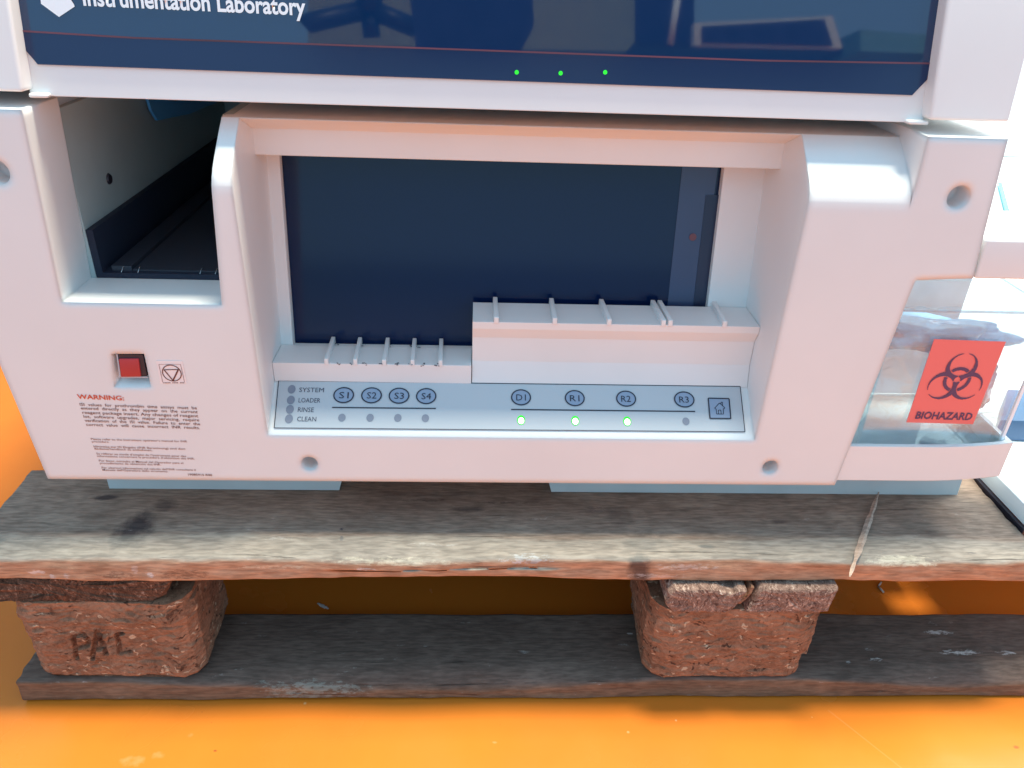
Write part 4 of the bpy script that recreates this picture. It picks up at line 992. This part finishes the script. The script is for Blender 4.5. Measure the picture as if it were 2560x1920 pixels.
# ---------------------------------------------------------------- right-hand surroundings
tb = empty('low_table', (1.3, 0.6, 0), 'low white table beside the pallet', 'table')
link('table_top', bev(hexa('table_top', [(0.741, 0.03, 0.146), (1.95, 0.03, 0.146), (1.95, 1.5, 0.146), (0.741, 1.5, 0.146), (0.741, 0.03, 0.160), (1.95, 0.03, 0.160), (1.95, 1.5, 0.160), (0.741, 1.5, 0.160)]), 0.001, 2), WHITE, tb)
link('gap_shade_strip', boxm('gap_shade_strip', 0.7385, 0.742, 0.03, 0.7, 0.118, 0.1455), DARK, tb)  # dark strip added to stand for shade in the gap by the pallet
for (lx, ly) in ((1.05, 0.05), (1.85, 0.05), (1.05, 1.4), (1.85, 1.4)):
    link('leg', boxm('leg', lx-.02, lx+.02, ly-.02, ly+.02, 0, 0.146), FOOT, tb)
blocker_wall = link('back_wall', boxm('back_wall', -4.5, 0.80, 0.76, 0.80, 0, 2.6), simple('grey_light_blocker', (0.30, 0.31, 0.33), 0.8, var=0.04))  # unseen wall added to block light reaching under the pallet from behind
tag(blocker_wall, 'unseen grey wall added behind the analyser to block light', 'wall', kind='structure')
wall = link('back_wall', boxm('back_wall', -0.2+1.1, 3.6, 1.62, 1.70, 0, 2.6), WHITE)
tag(wall, 'bright white wall behind the low table', 'wall', kind='structure')
cab = empty('white_cabinet', (1.6, 1.3, 0.16), 'white cabinet at the back of the low table', 'cabinet')
link('cabinet_body', bev(boxm('cabinet_body', 1.02, 1.9, 1.22, 1.48, 0.1605, 0.62), 0.004, 2), WHITE, cab)
pa = [hit(px, py, (0, 0, 0.1615), (0, 0, 1)) for px, py in ((2498, 462), (2525, 566), (2600, 570), (2600, 470))]
bd = [hit(px, py, (0, 0, 0.1615), (0, 0, 1)) for px, py in ((2492, 462), (2520, 574), (2600, 578), (2600, 566), (2529, 562), (2502, 462))]
ac = link('acrylic_sheet', fixn(mesh('acrylic_sheet', [p for p in pa]+[p+np.array([0, 0, .004]) for p in pa], [[3, 2, 1, 0], [4, 5, 6, 7], [0, 1, 5, 4], [1, 2, 6, 5], [2, 3, 7, 6], [3, 0, 4, 7]])), [WHITE, CYAN])
for p in ac.data.polygons: p.material_index = 1 if abs(p.normal.z) < 0.5 else 0
link('edge_band', mesh('edge_band', [p+np.array([0, 0, .0046]) for p in bd], [[0, 1, 4, 5], [1, 2, 3, 4]]), CYAN, ac)
tag(ac, 'white sheet with cyan edges on the low table', 'sheet')
bb = [hit(px, py, (0, 0, 0.1605), (0, 0, 1)) for px, py in ((2480, 1100), (2700, 1110), (2700, 1030), (2500, 1020))]
bc = link('blue_case', bev(fixn(mesh('blue_case', bb+[p+np.array([0, 0, .02]) for p in bb], [[3, 2, 1, 0], [4, 5, 6, 7], [0, 1, 5, 4], [1, 2, 6, 5], [2, 3, 7, 6], [3, 0, 4, 7]])), 0.002, 2), BLUE)
tag(bc, 'dark blue case lying on the low table behind the bin', 'case')

# ---------------------------------------------------------------- things behind the camera that the dark window mirrors
wp0 = Vector(lid_pl.P0)*K_CAM_SCALE+SHIFT; wn_ = Vector((0, -1, SL)).normalized()
def mirrored(px, py, D):
    """point D metres past the window along the reflected sight line"""
    q = Vector(hit(px, py, wp0, wn_)); d = Vector(ray(px, py)).normalized()
    return q+(d-2*d.dot(wn_)*wn_)*D
def mir_rect(name, pxs, D, th, mat, parent=None):
    P = [mirrored(px, py, D) for px, py in pxs]; back = Vector((0, -th, 0)); n = len(P)
    return link(name, fixn(mesh(name, P+[p+back for p in P], [list(range(n)), list(range(2*n-1, n-1, -1))]+[[i, (i+1) % n, n+(i+1) % n, n+i] for i in range(n)])), mat, parent)
OLIVE = simple('olive_panel', (0.46, 0.47, 0.30), 0.6, var=0.1)
CLOTH = simple('navy_cloth', (0.03, 0.045, 0.13), 0.9, var=0.3)
o = mir_rect('cabinet', [(770, 112), (1592, 128), (1592, -60), (770, -60)], 2.3, 0.4, OLIVE); tag(o, 'olive cabinet mirrored in the middle of the dark window', 'cabinet')
ch = empty('office_chair', (0, 0, 0), 'dark office chair mirrored in the dark window', 'chair')
mir_rect('dark_figure', [(1040, 122), (1300, 126), (1335, 60), (1330, -50), (1020, -50), (1030, 40)], 1.2, 0.06, CLOTH, ch)  # dark stand-in for the mirrored person, made part of the chair
def mtube(name, pts, D, r, mat, parent): return link(name, tube(name, [mirrored(px, py, D) for px, py in pts], r), mat, parent)
DKB = simple('dark_base', (0.02, 0.03, 0.06), 0.4)
mtube('column', [(925, -40), (922, 30)], 1.5, 0.03, DKB, ch)
mtube('base_arm', [(922, 22), (770, 58), (762, 66)], 1.5, 0.022, DKB, ch)
mtube('base_arm', [(922, 22), (1040, 70)], 1.5, 0.022, DKB, ch)
mtube('base_arm', [(922, 26), (930, 95)], 1.5, 0.02, DKB, ch)
dk_ = empty('desk', (0, 0, 0), 'dark desk mirrored at the right of the dark window', 'desk')
mir_rect('desk_top', [(1590, 116), (2330, 140), (2330, 128), (1590, 102)], 1.7, 0.5, DKB, dk_)
mir_rect('desk_screen', [(1592, 104), (1735, 108), (1735, -40), (1592, -40)], 1.75, 0.03, CLOTH, dk_)
mo = empty('monitor', (0, 0, 0), 'white framed monitor mirrored at the right of the dark window', 'monitor')
mir_rect('monitor_frame', [(1735, 112), (2105, 120), (2080, 40), (1735, 58)], 1.6, 0.03, simple('frame_white', (0.9, 0.9, 0.88), 0.5), mo)
mir_rect('monitor_screen', [(1755, 106), (2082, 114), (2060, 48), (1755, 66)], 1.59, 0.005, CLOTH, mo)
o = mir_rect('box', [(2150, 128), (2360, 136), (2350, 90), (2150, 74)], 1.6, 0.2, simple('teal_card', (0.20, 0.45, 0.50), 0.6)); tag(o, 'pale teal box mirrored at the far right of the dark window', 'box')
mtube_ = link('metal_post', tube('metal_post', [mirrored(1694, -10, 1.5), mirrored(1675, 112, 1.5)], 0.008), simple('white_post', (0.9, 0.9, 0.9), 0.4)); tag(mtube_, 'thin white post mirrored in the dark window', 'post')
